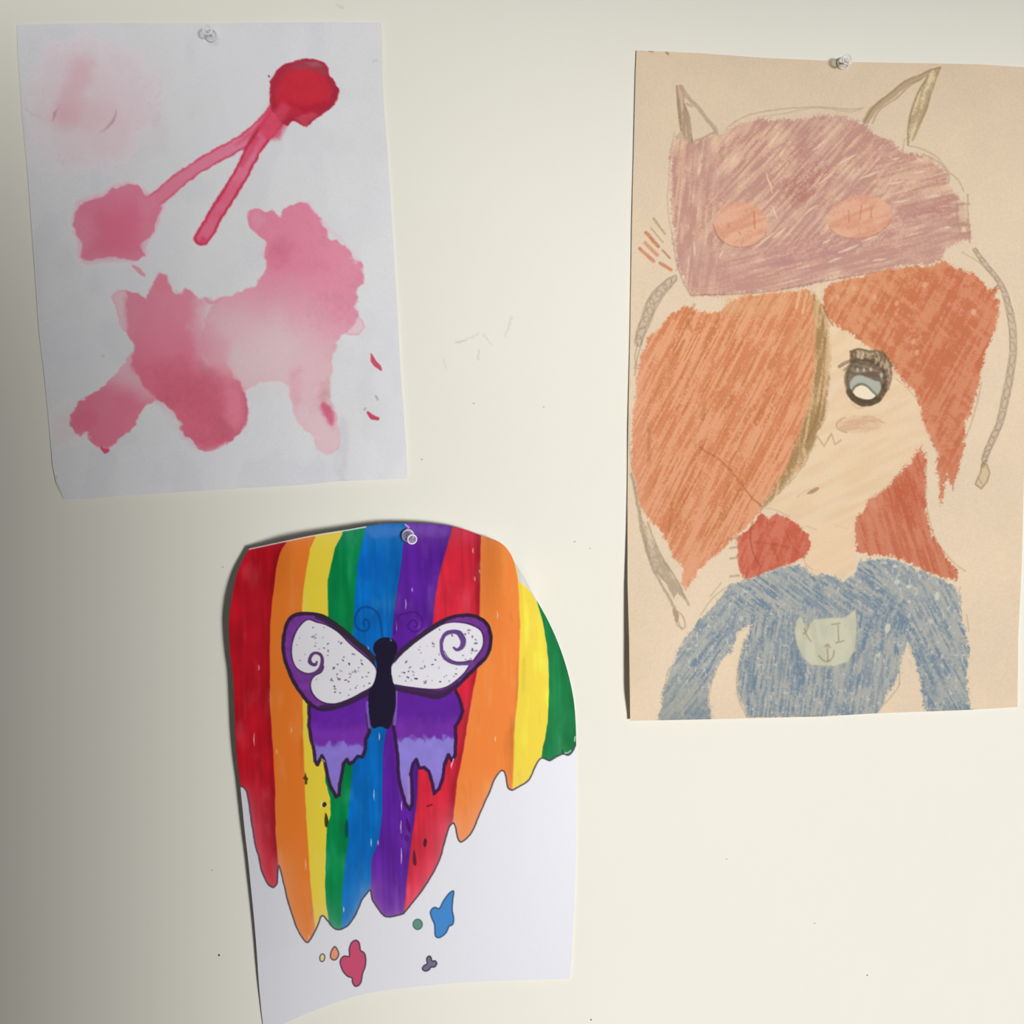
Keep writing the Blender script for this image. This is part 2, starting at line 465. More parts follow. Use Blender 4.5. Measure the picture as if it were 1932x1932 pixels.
    S.fill(hd, (180, 44, 64), soft=1.5, amp=3, scale=9, idn=3, smooth=True, rim=((148, 44, 62), 6, .65))
    S.fill([(522, 165), (545, 138), (585, 130), (612, 145), (625, 172), (612, 195), (580, 205), (545, 200), (522, 190)], (188, 44, 60), soft=8, amp=4, alpha=.9)
    S.fill([(540, 128), (570, 114), (606, 118), (618, 138), (612, 142), (590, 132), (560, 130)], (152, 62, 78), soft=5, amp=4, alpha=.8)
    S.fill([(575, 118), (598, 118), (608, 126), (590, 126)], (172, 105, 115), soft=4, amp=3, alpha=.55)
    S.stroke([(520, 200), (548, 196), (580, 205), (612, 196)], [6, 10, 12, 8], (168, 30, 52), alpha=.6, soft=6, amp=3)
    S.fill([(556, 222), (585, 212), (600, 216), (590, 226), (576, 238)], (200, 80, 98), soft=3, amp=3, alpha=.6)
    S.stroke([(535, 205), (522, 226), (508, 250)], [22, 20, 18], (203, 72, 98), alpha=.7, soft=7)
    S.stroke([(507, 143), (508, 145)], 3, (120, 70, 85), soft=1)
    # big wash on the right, fading down and to the left
    wash = [(467, 412), (475, 397), (487, 394), (500, 402), (512, 401), (527, 412), (540, 392), (555, 385), (572, 383), (592, 400), (610, 422), (620, 447), (640, 457), (657, 475), (667, 490), (683, 503), (688, 525), (673, 550), (671, 578), (674, 594), (660, 622), (640, 640), (632, 668), (626, 700), (624, 740), (634, 775), (640, 805), (643, 837), (622, 857), (603, 848), (592, 824), (571, 805), (557, 781), (549, 752), (541, 722), (500, 722), (450, 735), (400, 700), (380, 640), (390, 590), (416, 562), (456, 551), (485, 533), (501, 503), (501, 477), (498, 450), (480, 437)]
    S.fill([(565, 377), (580, 380), (600, 402), (618, 425), (640, 445), (660, 470), (610, 430), (575, 395)], (218, 190, 200), soft=4, amp=4, alpha=.7)
    S.fill([(672, 590), (687, 605), (689, 618), (676, 631), (655, 632), (650, 610)], (222, 186, 198), soft=2, amp=3, alpha=.75, rim=((205, 150, 168), 2, .4))
    def washcol(px, py):
        t = sstep(470, 700, py - 0.28 * (px - 560))
        t = np.clip(t + .22 * (fbm(px / 50, py / 50, 71, 4) - .5), 0, 1)[:, None]
        r = sstep(560, 660, px)[:, None] * sstep(700, 560, py)[:, None]
        a = np.array([211, 128, 153.]); b = np.array([214, 180, 188.])
        c = a * (1 - t) + b * t
        return c * (1 - .6 * r) + np.array([216, 142, 164.]) * .6 * r
    S.fill(wash, washcol, soft=2.5, amp=8, scale=17, idn=4, smooth=True)
    S.fill([(500, 480), (505, 450), (530, 455), (560, 470), (530, 500)], (197, 100, 128), soft=20, amp=14, scale=24, alpha=.5)
    S.fill([(470, 405), (490, 397), (500, 415), (485, 435)], (216, 148, 172), soft=8, amp=4, alpha=.6)
    S.fill([(430, 640), (520, 600), (560, 640), (540, 720), (460, 720), (420, 690)], (214, 192, 195), soft=40, amp=20, scale=40, alpha=.6)
    S.fill([(545, 700), (565, 690), (570, 740), (560, 780), (548, 750)], (206, 150, 165), soft=8, amp=5, alpha=.5)
    S.fill([(553, 770), (575, 765), (580, 785), (562, 795)], (200, 185, 195), soft=6, amp=4, alpha=.5)
    S.fill([(575, 790), (600, 780), (640, 800), (643, 837), (622, 857), (603, 848), (590, 822)], (222, 196, 204), soft=8, amp=5, alpha=.7)
    S.stroke([(612, 725), (610, 760), (620, 790), (626, 805)], [14, 16, 18, 8], (205, 150, 160), alpha=.6, soft=7, amp=4)
    S.stroke([(612, 765), (620, 780), (627, 798)], [10, 17, 7], (200, 92, 122), alpha=.85, soft=5, amp=4)
    S.stroke([(619, 715), (618, 745)], [8, 10], (182, 150, 152), alpha=.35, soft=6, amp=3)
    S.stroke([(655, 505), (640, 545), (650, 590)], [40, 50, 36], (216, 138, 160), alpha=.35, soft=16)
    # left leg, pale then darker at the foot
    leg = [(250, 660), (232, 690), (208, 717), (182, 738), (150, 757), (132, 781), (134, 805), (152, 823), (170, 813), (168, 832), (184, 843), (205, 846), (227, 827), (251, 805), (262, 784), (275, 768), (296, 752), (290, 720), (262, 690)]
    def legcol(px, py):
        t = sstep(700, 760, py + .35 * (230 - px)); t = np.clip(t + .3 * (fbm(px / 30, py / 30, 81, 3) - .5), 0, 1)[:, None]
        return np.array([211, 166, 178.]) * (1 - t) + np.array([196, 108, 130.]) * t
    S.fill([(100, 785), (130, 760), (150, 800), (165, 830), (110, 840), (95, 815)], (208, 190, 196), soft=16, amp=10, scale=20, alpha=.5)
    S.fill([(150, 800), (230, 800), (215, 850), (180, 845)], (216, 180, 188), soft=8, amp=8, alpha=.5)
    S.fill(leg, legcol, soft=2, amp=6, scale=11, idn=5)
    S.fill([(140, 790), (170, 770), (185, 790), (165, 812), (145, 812)], (186, 88, 112), soft=12, amp=6, alpha=.55)
    S.stroke([(192, 845), (199, 850), (204, 849)], [7, 11, 7], (178, 52, 78), alpha=.85, soft=2, amp=3)
    # main body blotch
    body = [(286, 538), (288, 525), (302, 513), (315, 519), (326, 549), (355, 547), (374, 559), (405, 563), (412, 590), (405, 620), (425, 664), (435, 704), (459, 730), (467, 770), (465, 802), (449, 816), (427, 837), (401, 850), (379, 848), (352, 824), (342, 797), (320, 770), (296, 752), (267, 720), (251, 690), (251, 648), (232, 622), (217, 591), (212, 565), (219, 549), (240, 551), (256, 557), (275, 562)]
    S.fill([(211, 560), (222, 546), (245, 548), (262, 560), (255, 600), (250, 640), (230, 622)], (218, 184, 194), soft=2.5, amp=4, alpha=.9, idn=5, rim=((196, 140, 158), 2, .4))
    def bodycol(px, py):
        t = sstep(560, 800, py + .15 * (px - 300)) + .4 * (fbm(px / 45, py / 45, 91, 4) - .5)
        t = np.clip(t, 0, 1)[:, None]
        return np.array([201, 123, 143.]) * (1 - t) + np.array([189, 95, 117.]) * t
    mask_r = lambda px, py: 1 - sstep(345, 425, px + 30 * (fbm(px / 22, py / 22, 95, 3) - .5)) * sstep(745, 650, py)
    S.fill([(q[0], q[1]) if q[0] > 236 else (238, q[1]) for q in body], bodycol, soft=3, amp=8, scale=16, idn=5, tex=mask_r)
    S.fill([(235, 560), (255, 560), (268, 590), (250, 640), (238, 610)], (203, 126, 146), soft=8, amp=5, alpha=.8)
    S.fill([(380, 610), (430, 640), (430, 700), (400, 690), (370, 650)], (210, 145, 162), soft=22, amp=12, scale=25, alpha=.6)
    S.fill([(262, 690), (300, 680), (400, 700), (425, 760), (420, 820), (390, 842), (360, 815), (330, 770), (285, 730)], (186, 89, 111), soft=26, amp=16, scale=30, alpha=.6)
    S.fill([(425, 720), (455, 735), (463, 790), (445, 812), (425, 790)], (205, 122, 142), soft=12, amp=6, alpha=.7)
    S.fill([(365, 825), (400, 835), (430, 820), (415, 842), (390, 848)], (196, 78, 104), soft=6, amp=5, alpha=.5)
    S.fill([(300, 515), (316, 525), (322, 550), (300, 552), (290, 535)], (210, 122, 146), soft=6, amp=3, alpha=.6)
    S.stroke([(385, 562), (400, 570), (416, 562)], [3, 8, 3], (196, 105, 128), alpha=.5, soft=3, amp=3)
    # small marks
    S.stroke([(251, 502), (262, 511), (273, 520)], [5, 9, 5], (203, 140, 150), alpha=.9, soft=1.5, amp=2)
    S.stroke([(248, 497), (251, 501)], 3, (190, 150, 160), alpha=.5)
    S.stroke([(699, 668), (704, 681), (712, 690), (718, 697)], [2, 10, 10, 5], (198, 84, 106), soft=1.2, amp=2, idn=6)
    S.stroke([(694, 779), (702, 786), (713, 790)], [6, 9, 6], (192, 74, 98), soft=1.2, amp=2, idn=7)
    S.stroke([(709, 746), (712, 750), (713, 756)], [2, 3, 2], (168, 164, 168), soft=1.2, amp=2)
    S.stroke([(687, 773), (690, 770)], 3, (170, 166, 170), soft=1.2)
    S.stroke([(193, 670), (196, 672)], 5, (170, 165, 168), soft=1.5, amp=2)
    S.stroke([(703, 117), (706, 114), (711, 114)], 2, (190, 190, 192), soft=1.5, amp=2)
    # grey streaks painted along a paper crease in the lower right
    S.stroke([(648, 790), (650, 840), (646, 905)], [10, 16, 14], (196, 196, 202), alpha=.55, soft=6, amp=5)
    S.stroke([(640, 852), (634, 880), (642, 905)], [8, 10, 8], (194, 196, 202), alpha=.4, soft=6, amp=5)
    S.stroke([(720, 120), (700, 300), (690, 420)], [40, 60, 50], (206, 207, 212), alpha=.4, soft=30, amp=20, scale=60)
    S.fill([(380, 850), (470, 830), (430, 905), (385, 910)], (202, 202, 208), soft=20, amp=14, scale=30, alpha=.5)
    S.stroke([(106, 898), (108, 910), (116, 932)], [3, 2.5, 2], (150, 142, 122), alpha=.5, soft=1.5, amp=2)
    wet = S.id > 0
    S.c[wet] *= (1 + .05 * (fbm(x[wet] / 7, y[wet] / 7, 63, 3) - .5) + .07 * (fbm(x[wet] / 28, y[wet] / 28, 65, 3) - .5))[:, None]
    d = 0.0008 + 0.0022 * np.clip(fbm(x / 190, y / 230, 55, 2) - .25, 0, 1) + 0.0007 * (fbm(x / 60, y / 70, 60, 2))
    d += 0.0020 * sstep(780, 940, y) * sstep(330, 110, x)
    d += 0.0012 * (0.5 + 0.5 * np.sin((x - 640 + (y - 500) * .02) / 36)) * sstep(560, 880, y) * sstep(520, 640, x)
    parts = {0: ('paper_sheet', 'white watercolour paper'), 1: ('paint_blush', 'faint pink blush'), 2: ('paint_blotch', 'squarish rose blotch'),
             3: ('paint_drip', 'dark red blob with two arms'), 4: ('paint_wash', 'pale pink wash'), 5: ('paint_blotch', 'large rose blotch with a leg'),
             6: ('paint_drop', 'small red drop'), 7: ('paint_drop', 'small red drop')}
    root = S.build('watercolor_painting', parts, d, M_water)
    tag(root, 'abstract watercolor of pink blotches and a dark red blob on white paper', 'painting')
    return S, d

# ================================================================== picture 2: rainbow and butterfly
def paint_rainbow():
    left = [(470, 1035), (455, 1063), (445, 1090), (437, 1130), (432, 1170), (432, 1200), (435, 1240), (440, 1280), (442, 1330), (444, 1390), (448, 1440), (453, 1480), (457, 1520), (462, 1570), (468, 1620), (473, 1670), (479, 1730), (484, 1790), (488, 1850), (493, 1905), (498, 1950)]
    right = [(1011, 1134), (1030, 1163), (1053, 1213), (1071, 1267), (1082, 1318), (1086, 1362), (1087, 1399), (1088, 1480), (1087, 1600), (1084, 1700), (1079, 1800), (1075, 1847)]
    top = [(470, 1035), (540, 1020), (600, 1008), (650, 1000), (690, 993), (730, 988), (767, 987), (810, 988), (853, 993), (880, 1000), (907, 1010), (935, 1019), (952, 1030), (962, 1043), (970, 1058), (985, 1083), (999, 1109), (1011, 1134)]
    bottom = [(498, 1950), (550, 1925), (610, 1900), (670, 1880), (732, 1868), (856, 1855), (960, 1850), (1075, 1847)]
    S = Sheet(catmull(top), catmull(bottom), catmull(left), catmull(right), step=1.15)
    x, y = S.x, S.y
    S.prime((.825, .83, .905), np.interp(x, [440, 1085], [.58, .98]))
    # stripe borders, x as a function of y
    B = [
        [(541, 1015), (541, 1022), (528, 1043), (521, 1074), (518, 1105), (513, 1136), (510, 1178), (509, 1240), (509, 1321), (513, 1383), (516, 1424), (519, 1486), (520, 1569), (524, 1621), (526, 1640), (526, 1800)],
        [(597, 1000), (595, 1012), (586, 1033), (578, 1074), (572, 1116), (570, 1153), (570, 1240), (571, 1321), (572, 1383), (575, 1486), (578, 1548), (582, 1611), (586, 1669), (591, 1712), (594, 1746), (597, 1800)],
        [(647, 1000), (645, 1009), (632, 1033), (623, 1074), (618, 1095), (619, 1157), (618, 1240), (614, 1400), (614, 1476), (623, 1507), (623, 1538), (616, 1565), (615, 1611), (613, 1673), (615, 1703), (619, 1729), (622, 1800)],
        [(691, 990), (689, 1000), (682, 1029), (674, 1074), (669, 1126), (666, 1194), (667, 1300), (667, 1400), (666, 1435), (662, 1486), (656, 1538), (658, 1580), (652, 1621), (646, 1685), (645, 1737), (645, 1800)],
        [(768, 980), (766, 991), (760, 1033), (755, 1078), (746, 1136), (740, 1194), (734, 1300), (729, 1377), (723, 1414), (721, 1486), (721, 1538), (715, 1586), (701, 1621), (699, 1679), (699, 1800)],
        [(856, 985), (853, 994), (846, 1022), (837, 1053), (829, 1084), (820, 1136), (817, 1173), (806, 1300), (789, 1453), (787, 1507), (782, 1548), (773, 1610), (766, 1683), (762, 1722), (760, 1800)],
        [(908, 1000), (907, 1010), (906, 1074), (905, 1157), (900, 1267), (893, 1302), (881, 1372), (873, 1424), (862, 1476), (858, 1517), (854, 1553), (852, 1800)],
        [(958, 1010), (966, 1050), (973, 1070), (977, 1095), (979, 1126), (981, 1178), (980, 1229), (978, 1292), (976, 1321), (970, 1383), (969, 1445), (967, 1484), (966, 1800)],
        [(980, 1090), (1007, 1122), (1013, 1136), (1024, 1174), (1030, 1209), (1034, 1240), (1036, 1302), (1033, 1362), (1029, 1393), (1024, 1408), (1022, 1428), (1021, 1800)],
    ]
    drip = [(1092, 1380), (1092, 1404), (1087, 1404), (1079, 1420), (1071, 1425), (1063, 1422), (1046, 1430), (1036, 1435), (1024, 1430), (1015, 1436), (1007, 1453), (999, 1470), (990, 1478), (974, 1487), (966, 1491), (959, 1487), (956, 1476), (953, 1459), (948, 1454), (941, 1458), (932, 1472), (924, 1493), (912, 1519), (901, 1546), (893, 1565), (885, 1577), (872, 1588), (866, 1586), (862, 1575), (859, 1559), (855, 1553), (850, 1557), (845, 1567), (839, 1588), (831, 1617), (821, 1640), (808, 1662), (794, 1683), (779, 1702), (763, 1722), (755, 1726), (742, 1729), (730, 1730), (721, 1725), (709, 1708), (702, 1696), (700, 1682), (698, 1680), (692, 1686), (683, 1698), (675, 1717), (666, 1734), (654, 1748), (639, 1754), (628, 1749), (618, 1737), (610, 1728), (605, 1730), (601, 1741), (594, 1758), (585, 1773), (580, 1778), (573, 1773), (561, 1753), (553, 1731), (544, 1703), (536, 1669), (530, 1645), (526, 1633), (524, 1645), (523, 1665), (518, 1673), (513, 1674), (505, 1667), (496, 1650), (491, 1633), (487, 1610), (483, 1600), (474, 1548), (470, 1517), (466, 1497), (462, 1488), (456, 1484), (440, 1484)]
    dripline = catmull(drip[1:], False, 3)
    region = np.concatenate([dripline, [(400, 1484), (400, 950), (1100, 950), (1100, 1404)]])
    ncol = [(160, 16, 30), (228, 120, 42), (232, 208, 64), (0, 116, 62), (0, 96, 176), (84, 28, 144), (194, 34, 54), (246, 138, 64), (250, 222, 76), (28, 120, 68)]
    jx = x + 1.6 * (fbm(x / 8, y / 14, 3, 2) - .5)
    idx = np.zeros(len(x), int)
    bx = []
    for b in B:
        b = np.array(b, float); bx.append(np.interp(y, b[:, 1], b[:, 0]))
    # soft colour transition over ~2 px
    colr = np.tile(np.array(ncol[0], float), (len(x), 1))
    for i in range(9):
        t = sstep(-1.3, 1.3, jx - bx[i])[:, None]
        colr = colr * (1 - t) + np.array(ncol[i + 1], float) * t
        idx += (jx > bx[i])
    # marker streaks and pooled ink
    st = aniso(x, y, 90 - 2, 120, 5, 11) - .5
    st2 = aniso(x, y, 90, 40, 14, 12) - .5
    pool = fbm(x / 34, y / 48, 13, 3) - .5
    colr = colr * (1 + .12 * st + .11 * st2 + .18 * pool)[:, None]
    pale = np.clip(.10 * sstep(.55, .9, fbm(x / 22, y / 60, 14, 3)), 0, 1)[:, None]
    colr = colr * (1 - pale) + np.array([255, 250, 255.]) * pale
    # inks overlap darker along several borders
    for i, dk in ((0, .12), (1, .10), (5, .10), (6, .14), (7, .08), (4, .10)):
        e = np.exp(-((jx - bx[i] + 4) / 5) ** 2) * dk
        colr *= (1 - e)[:, None]
    # ink thins out towards the tips of the drips
    dreg = sdf(region, x, y)
    tip = (np.exp(-np.abs(dreg) / 26) * sstep(1420, 1560, y) * .32)[:, None]
    colr = colr * (1 - tip) + np.array([222, 190, 205.]) * tip
    topfade = (sstep(1050, 995, y + .0 * x) * .16)[:, None]
    colr = colr * (1 - topfade) + np.array([170, 150, 190.]) * topfade
    m = 1 - sstep(-.9, .9, dreg)
    S.c = S.c * (1 - m[:, None]) + np.clip(colr, 0, 255) * m[:, None]
    S.id = np.where(m > .5, idx + 1, 0).astype(np.int32)
    S.id[(S.id == 4) & (y > 1380)] = 22          # green stripe goes on below the wing
    # darker and paler patches inside single stripes
    S.fill([(675, 1050), (720, 1040), (735, 1080), (720, 1102), (690, 1098), (672, 1080)], (0, 84, 170), soft=8, amp=6, alpha=.5)
    S.fill([(688, 996), (740, 990), (764, 994), (755, 1012), (700, 1015)], (70, 118, 190), soft=6, amp=4, alpha=.6)
    S.fill([(767, 988), (850, 994), (846, 1012), (770, 1008)], (118, 80, 170), soft=8, amp=5, alpha=.55)
    S.stroke([(765, 990), (771, 995), (768, 999)], 3, (200, 180, 235), alpha=.8, soft=1.2)
    S.stroke([(762, 1003), (768, 1002)], 5, (140, 120, 190), alpha=.6, soft=3)
    # the white turned-over edge beside the orange stripe
    S.fill([(968, 1054), (972, 1066), (976, 1082), (978, 1097), (990, 1105), (1003, 1119), (1012, 1136), (1014, 1130), (999, 1104), (985, 1078), (970, 1052)], (214, 212, 206), soft=1.1, idn=0)
    S.stroke([(470, 1036), (540, 1021), (600, 1009), (650, 1001), (690, 994)], 2.6, (224, 216, 214), alpha=.9, soft=.9)
    # drip outline
    LN = (66, 58, 68)
    S.stroke(dripline[:], 3.0, LN, alpha=.88, soft=.9, amp=.7, scale=9, smooth=False)
    S.stroke([(1061, 1415), (1062, 1420), (1064, 1423)], 2.5, (40, 70, 60), alpha=.8)
    S.stroke([(1066, 1421), (1072, 1420), (1077, 1416)], 2.0, (220, 235, 225), alpha=.8)
    S.stroke([(1085, 1390), (1084, 1398)], 2.0, (225, 240, 230), alpha=.8)
    # white glints painted as thin upright strokes on the stripes
    rng = np.random.RandomState(4)
    glints = [(549, 1378, 10), (522, 1418, 10), (576, 1631, 22), (757, 1615, 30), (713, 1590, 10), (758, 1520, 18), (938, 1161, 14), (893, 1039, 10), (778, 1113, 8), (896, 1092, 8), (934, 1394, 10), (852, 1445, 10), (488, 1260, 10), (715, 1390, 14), (706, 1500, 20), (700, 1590, 14), (480, 1395, 24), (905, 1078, 6), (757, 1560, 24), (694, 1224, 10), (748, 1180, 20), (765, 1140, 18), (648, 1716, 10), (582, 1768, 8)]
    for gx, gy, gl in glints:
        S.stroke([(gx, gy - gl / 2), (gx + rng.uniform(-1, 1), gy), (gx, gy + gl / 2)], [.6, 2.2, .6], (248, 232, 226), alpha=.65, soft=.9)
    # ---- butterfly
    ID_BODY, ID_W1, ID_W2, ID_W3, ID_W4 = 11, 12, 13, 14, 15
    DK = (42, 26, 50)
    # lower wings
    lw = [(583, 1330), (583, 1372), (588, 1399), (593, 1416), (594, 1435), (599, 1443), (604, 1433), (607, 1426), (613, 1437), (617, 1461), (624, 1484), (634, 1503), (640, 1499), (641, 1480), (646, 1457), (648, 1441), (654, 1433), (659, 1441), (667, 1437), (675, 1427), (684, 1428), (689, 1416), (690, 1395), (697, 1381), (693, 1350), (697, 1308), (650, 1330), (610, 1338)]
    rw = [(744, 1302), (743, 1337), (742, 1368), (746, 1393), (750, 1424), (752, 1466), (759, 1497), (765, 1517), (773, 1527), (778, 1517), (777, 1486), (775, 1461), (779, 1441), (786, 1433), (791, 1449), (800, 1448), (809, 1455), (816, 1478), (819, 1497), (829, 1488), (835, 1470), (839, 1441), (846, 1424), (853, 1436), (859, 1424), (860, 1389), (859, 1372), (868, 1356), (873, 1341), (868, 1321), (860, 1304), (830, 1316), (790, 1312)]
    def lowcol(y0, bias):
        def f(px, py):
            yy = py + 9 * (fbm(px / 9, py / 14, 41 + bias, 2) - .5) * 2
            t = sstep(y0 - 5, y0 + 6, yy)[:, None]
            mid = sstep(y0 - 50, y0 - 15, yy)[:, None] * (1 - t)
            tone = (1 + .12 * (fbm(px / 18, py / 18, 43, 3) - .5))[:, None]
            c = np.array([90, 32, 146.]) * (1 - mid * .6) + np.array([118, 52, 160.]) * mid * .6
            low = np.array([124, 106, 190.]) + np.array([10, 14, 14.]) * bias
            k = sstep(y0 + 45, y0 + 110, py)[:, None]
            low = low * (1 - .5 * k) + np.array([130, 95, 168.]) * .5 * k
            return (c * (1 - t) + low * t) * tone
        return f
    S.fill(lw, lowcol(1403, 0), soft=1, idn=ID_W3)
    S.fill(rw, lowcol(1392, 1), soft=1, idn=ID_W4)
    S.stroke(lw[:-3] , 6.5, DK, alpha=.92, soft=1, amp=1, scale=8, smooth=False)
    S.stroke(rw[:-2], 6.5, (48, 22, 62), alpha=.92, soft=1, amp=1, scale=8, smooth=False)
    S.stroke([(607, 1432), (613, 1437)], 2, (235, 225, 190), alpha=.6)
    S.stroke([(856, 1432), (852, 1444)], 2, (250, 220, 225), alpha=.8)
    S.stroke([(693, 1325), (694, 1345), (697, 1372)], 5, (130, 92, 178), alpha=.8, soft=1.5)
    S.stroke([(747, 1305), (746, 1340), (744, 1366)], 6, (140, 108, 190), alpha=.7, soft=1.8)
    S.stroke([(771, 1466), (772, 1496), (770, 1512)], 5, (165, 140, 195), alpha=.5, soft=2)
    # upper wings
    uw1 = [(704, 1240), (688, 1221), (669, 1205), (648, 1186), (624, 1167), (603, 1157), (576, 1154), (555, 1157), (543, 1167), (535, 1184), (531, 1209), (532, 1236), (541, 1265), (553, 1292), (572, 1319), (586, 1333), (603, 1341), (624, 1341), (648, 1333), (673, 1323), (700, 1306), (712, 1280)]
    uw2 = [(738, 1250), (761, 1225), (788, 1201), (808, 1184), (833, 1169), (856, 1160), (881, 1157), (904, 1162), (920, 1174), (928, 1190), (930, 1207), (927, 1225), (920, 1242), (906, 1256), (889, 1273), (872, 1290), (858, 1302), (839, 1314), (823, 1319), (798, 1314), (771, 1308), (744, 1300), (736, 1275)]
    wh1 = [(582, 1170), (570, 1178), (559, 1194), (552, 1217), (552, 1240), (559, 1258), (570, 1267), (584, 1270), (597, 1267), (606, 1258), (612, 1257), (607, 1269), (593, 1277), (587, 1290), (590, 1306), (601, 1319), (617, 1326), (638, 1326), (663, 1316), (686, 1304), (702, 1294), (708, 1279), (709, 1263), (698, 1248), (684, 1236), (659, 1215), (638, 1194), (615, 1180), (597, 1175)]
    wh2 = [(742, 1252), (763, 1230), (786, 1211), (810, 1194), (833, 1180), (852, 1175), (873, 1176), (891, 1181), (906, 1190), (911, 1205), (909, 1221), (899, 1236), (891, 1247), (885, 1254), (875, 1269), (860, 1283), (844, 1294), (827, 1299), (806, 1299), (777, 1296), (752, 1292), (738, 1287), (738, 1265)]
    purp = lambda px, py: np.array([108, 50, 138.]) * (1 + .22 * (fbm(px / 12, py / 12, 51, 3) - .5))[:, None] + np.zeros((len(px), 3))
    for (ow, wh, idn) in ((uw1, wh1, ID_W1), (uw2, wh2, ID_W2)):
        S.fill(ow, (48, 30, 54), soft=1, amp=1, scale=8, idn=idn, smooth=True)
        S.fill(ow, purp, soft=1.2, amp=1.5, scale=8, grow=-7, smooth=True)
        S.fill(wh, (60, 36, 74), soft=1, amp=1, scale=8, smooth=True, grow=2.6)
        S.fill(wh, (226, 224, 232) if idn == ID_W1 else (238, 236, 246), soft=1, smooth=True)
    # the thin leading edges are plain dark ink
    S.stroke([(704, 1242), (688, 1226), (664, 1206), (640, 1186), (618, 1171), (598, 1163)], [11, 12, 12, 13, 12, 8], (45, 38, 50), alpha=.9, soft=1.2, amp=1)
    S.stroke([(742, 1246), (763, 1224), (788, 1204), (812, 1187), (836, 1173)], [10, 10, 9, 9, 7], (52, 36, 60), alpha=.9, soft=1.2, amp=1)
    S.stroke([(700, 1303), (676, 1316), (650, 1328), (625, 1334), (605, 1334)], [13, 11, 11, 11, 8], (54, 34, 66), alpha=.85, soft=1.2, amp=1)
    S.stroke([(744, 1297), (775, 1302), (800, 1307), (824, 1311), (846, 1304), (866, 1290)], [10, 12, 14, 16, 12, 9], (58, 34, 72), alpha=.85, soft=1.2, amp=1)
    # spirals
    S.stroke([(560, 1262), (572, 1270), (584, 1272), (597, 1268), (606, 1257), (608, 1244), (604, 1235), (595, 1232), (587, 1237), (584, 1246), (588, 1253), (595, 1254), (598, 1249)], [4, 5, 5, 6, 7, 7, 6, 5, 6, 7, 7, 6, 4], (82, 56, 100), soft=1, amp=.8)
    S.stroke([(889, 1250), (872, 1252), (858, 1251), (842, 1244), (834, 1229), (833, 1211), (840, 1197), (854, 1192), (866, 1195), (874, 1208), (871, 1221), (862, 1226), (856, 1222)], [10, 7, 7, 7, 7, 7, 8, 8, 11, 12, 9, 6, 4], (96, 66, 130), soft=1, amp=.8)
    S.stroke([(886, 1247), (872, 1249), (858, 1248), (846, 1241), (838, 1228)], 2, (58, 30, 72), alpha=.7)
    # pen specks on the white wing fields
    def specks(poly, n, seed, avoid):
        r = np.random.RandomState(seed); p = np.array(poly, float); k = 0
        while k < n:
            sx = r.uniform(p[:, 0].min(), p[:, 0].max()); sy = r.uniform(p[:, 1].min(), p[:, 1].max())
            if sdf(p, np.array([sx]), np.array([sy]))[0] > -5: continue
            if (sx - avoid[0]) ** 2 + (sy - avoid[1]) ** 2 < avoid[2] ** 2: continue
            a = r.uniform(0, 6.28); l = r.choice([.5, 1.2, 2.5, 4.0]); w = r.uniform(2.0, 3.6)
            S.stroke([(sx, sy), (sx + l * math.cos(a), sy + l * math.sin(a) * .8)], w, (78, 66, 92), alpha=r.uniform(.4, .95), soft=.8)
            k += 1
    specks(wh1, 62, 3, (594, 1246, 19)); specks(wh2, 62, 5, (852, 1222, 22))
    # antennae
    S.stroke([(721, 1200), (719, 1178), (713, 1159), (700, 1147), (684, 1146), (673, 1157), (670, 1174), (675, 1186), (688, 1191), (696, 1184), (696, 1174), (690, 1168), (685, 1175), (688, 1180)], 4.2, (4, 62, 128), alpha=.75, soft=1.2)
    S.stroke([(744, 1196), (747, 1180), (752, 1163), (767, 1157), (783, 1155), (795, 1165), (797, 1180), (790, 1190), (779, 1191), (770, 1184), (773, 1174), (781, 1170), (787, 1178), (782, 1184)], 3.8, (66, 16, 112), alpha=.7, soft=1.2)
    # body
    BK = (26, 20, 44)
    S.fill(ell(727, 1223, 23, 21), BK, soft=1, amp=1, idn=ID_BODY)
    S.fill([(710, 1236), (744, 1236), (738, 1256), (741, 1285), (746, 1302), (746, 1333), (741, 1354), (733, 1375), (718, 1371), (704, 1374), (698, 1358), (695, 1323), (698, 1302), (708, 1281), (711, 1260)], BK, soft=1, amp=1, idn=ID_BODY, smooth=True)
    S.stroke([(737, 1207), (738, 1209)], 2, (190, 180, 220), alpha=.7)
    # ink dashes below the wings
    S.fill([(576, 1456), (579, 1466), (582, 1469), (580, 1473), (580, 1480), (575, 1480), (575, 1472), (571, 1468), (574, 1465)], (78, 58, 18), soft=.8)
    S.fill(ell(612, 1518, 4.2, 5, 20), (52, 44, 16), soft=.8)
    S.stroke([(607, 1512), (606, 1522)], 3, (250, 245, 225), alpha=.7)
    S.fill([(614, 1533), (618, 1540), (620, 1552), (617, 1561), (613, 1558), (612, 1546)], (58, 56, 12), soft=.9, smooth=True)
    S.fill([(654, 1544), (657, 1556), (657, 1572), (655, 1582), (651, 1574), (651, 1558)], (4, 62, 74), soft=.9, smooth=True, alpha=.85)
    S.fill([(767, 1543), (772, 1552), (775, 1563), (773, 1571), (767, 1562)], (74, 4, 100), soft=.9, smooth=True, alpha=.85)
    S.fill([(766, 1574), (772, 1580), (768, 1589), (763, 1582)], (84, 14, 110), soft=.9, smooth=True, alpha=.8)
    S.stroke([(806, 1521), (815, 1518)], 3, (104, 14, 34), alpha=.9)
    S.fill(ell(802, 1590, 3.4, 8.5, 5), (84, 24, 42), soft=.9)
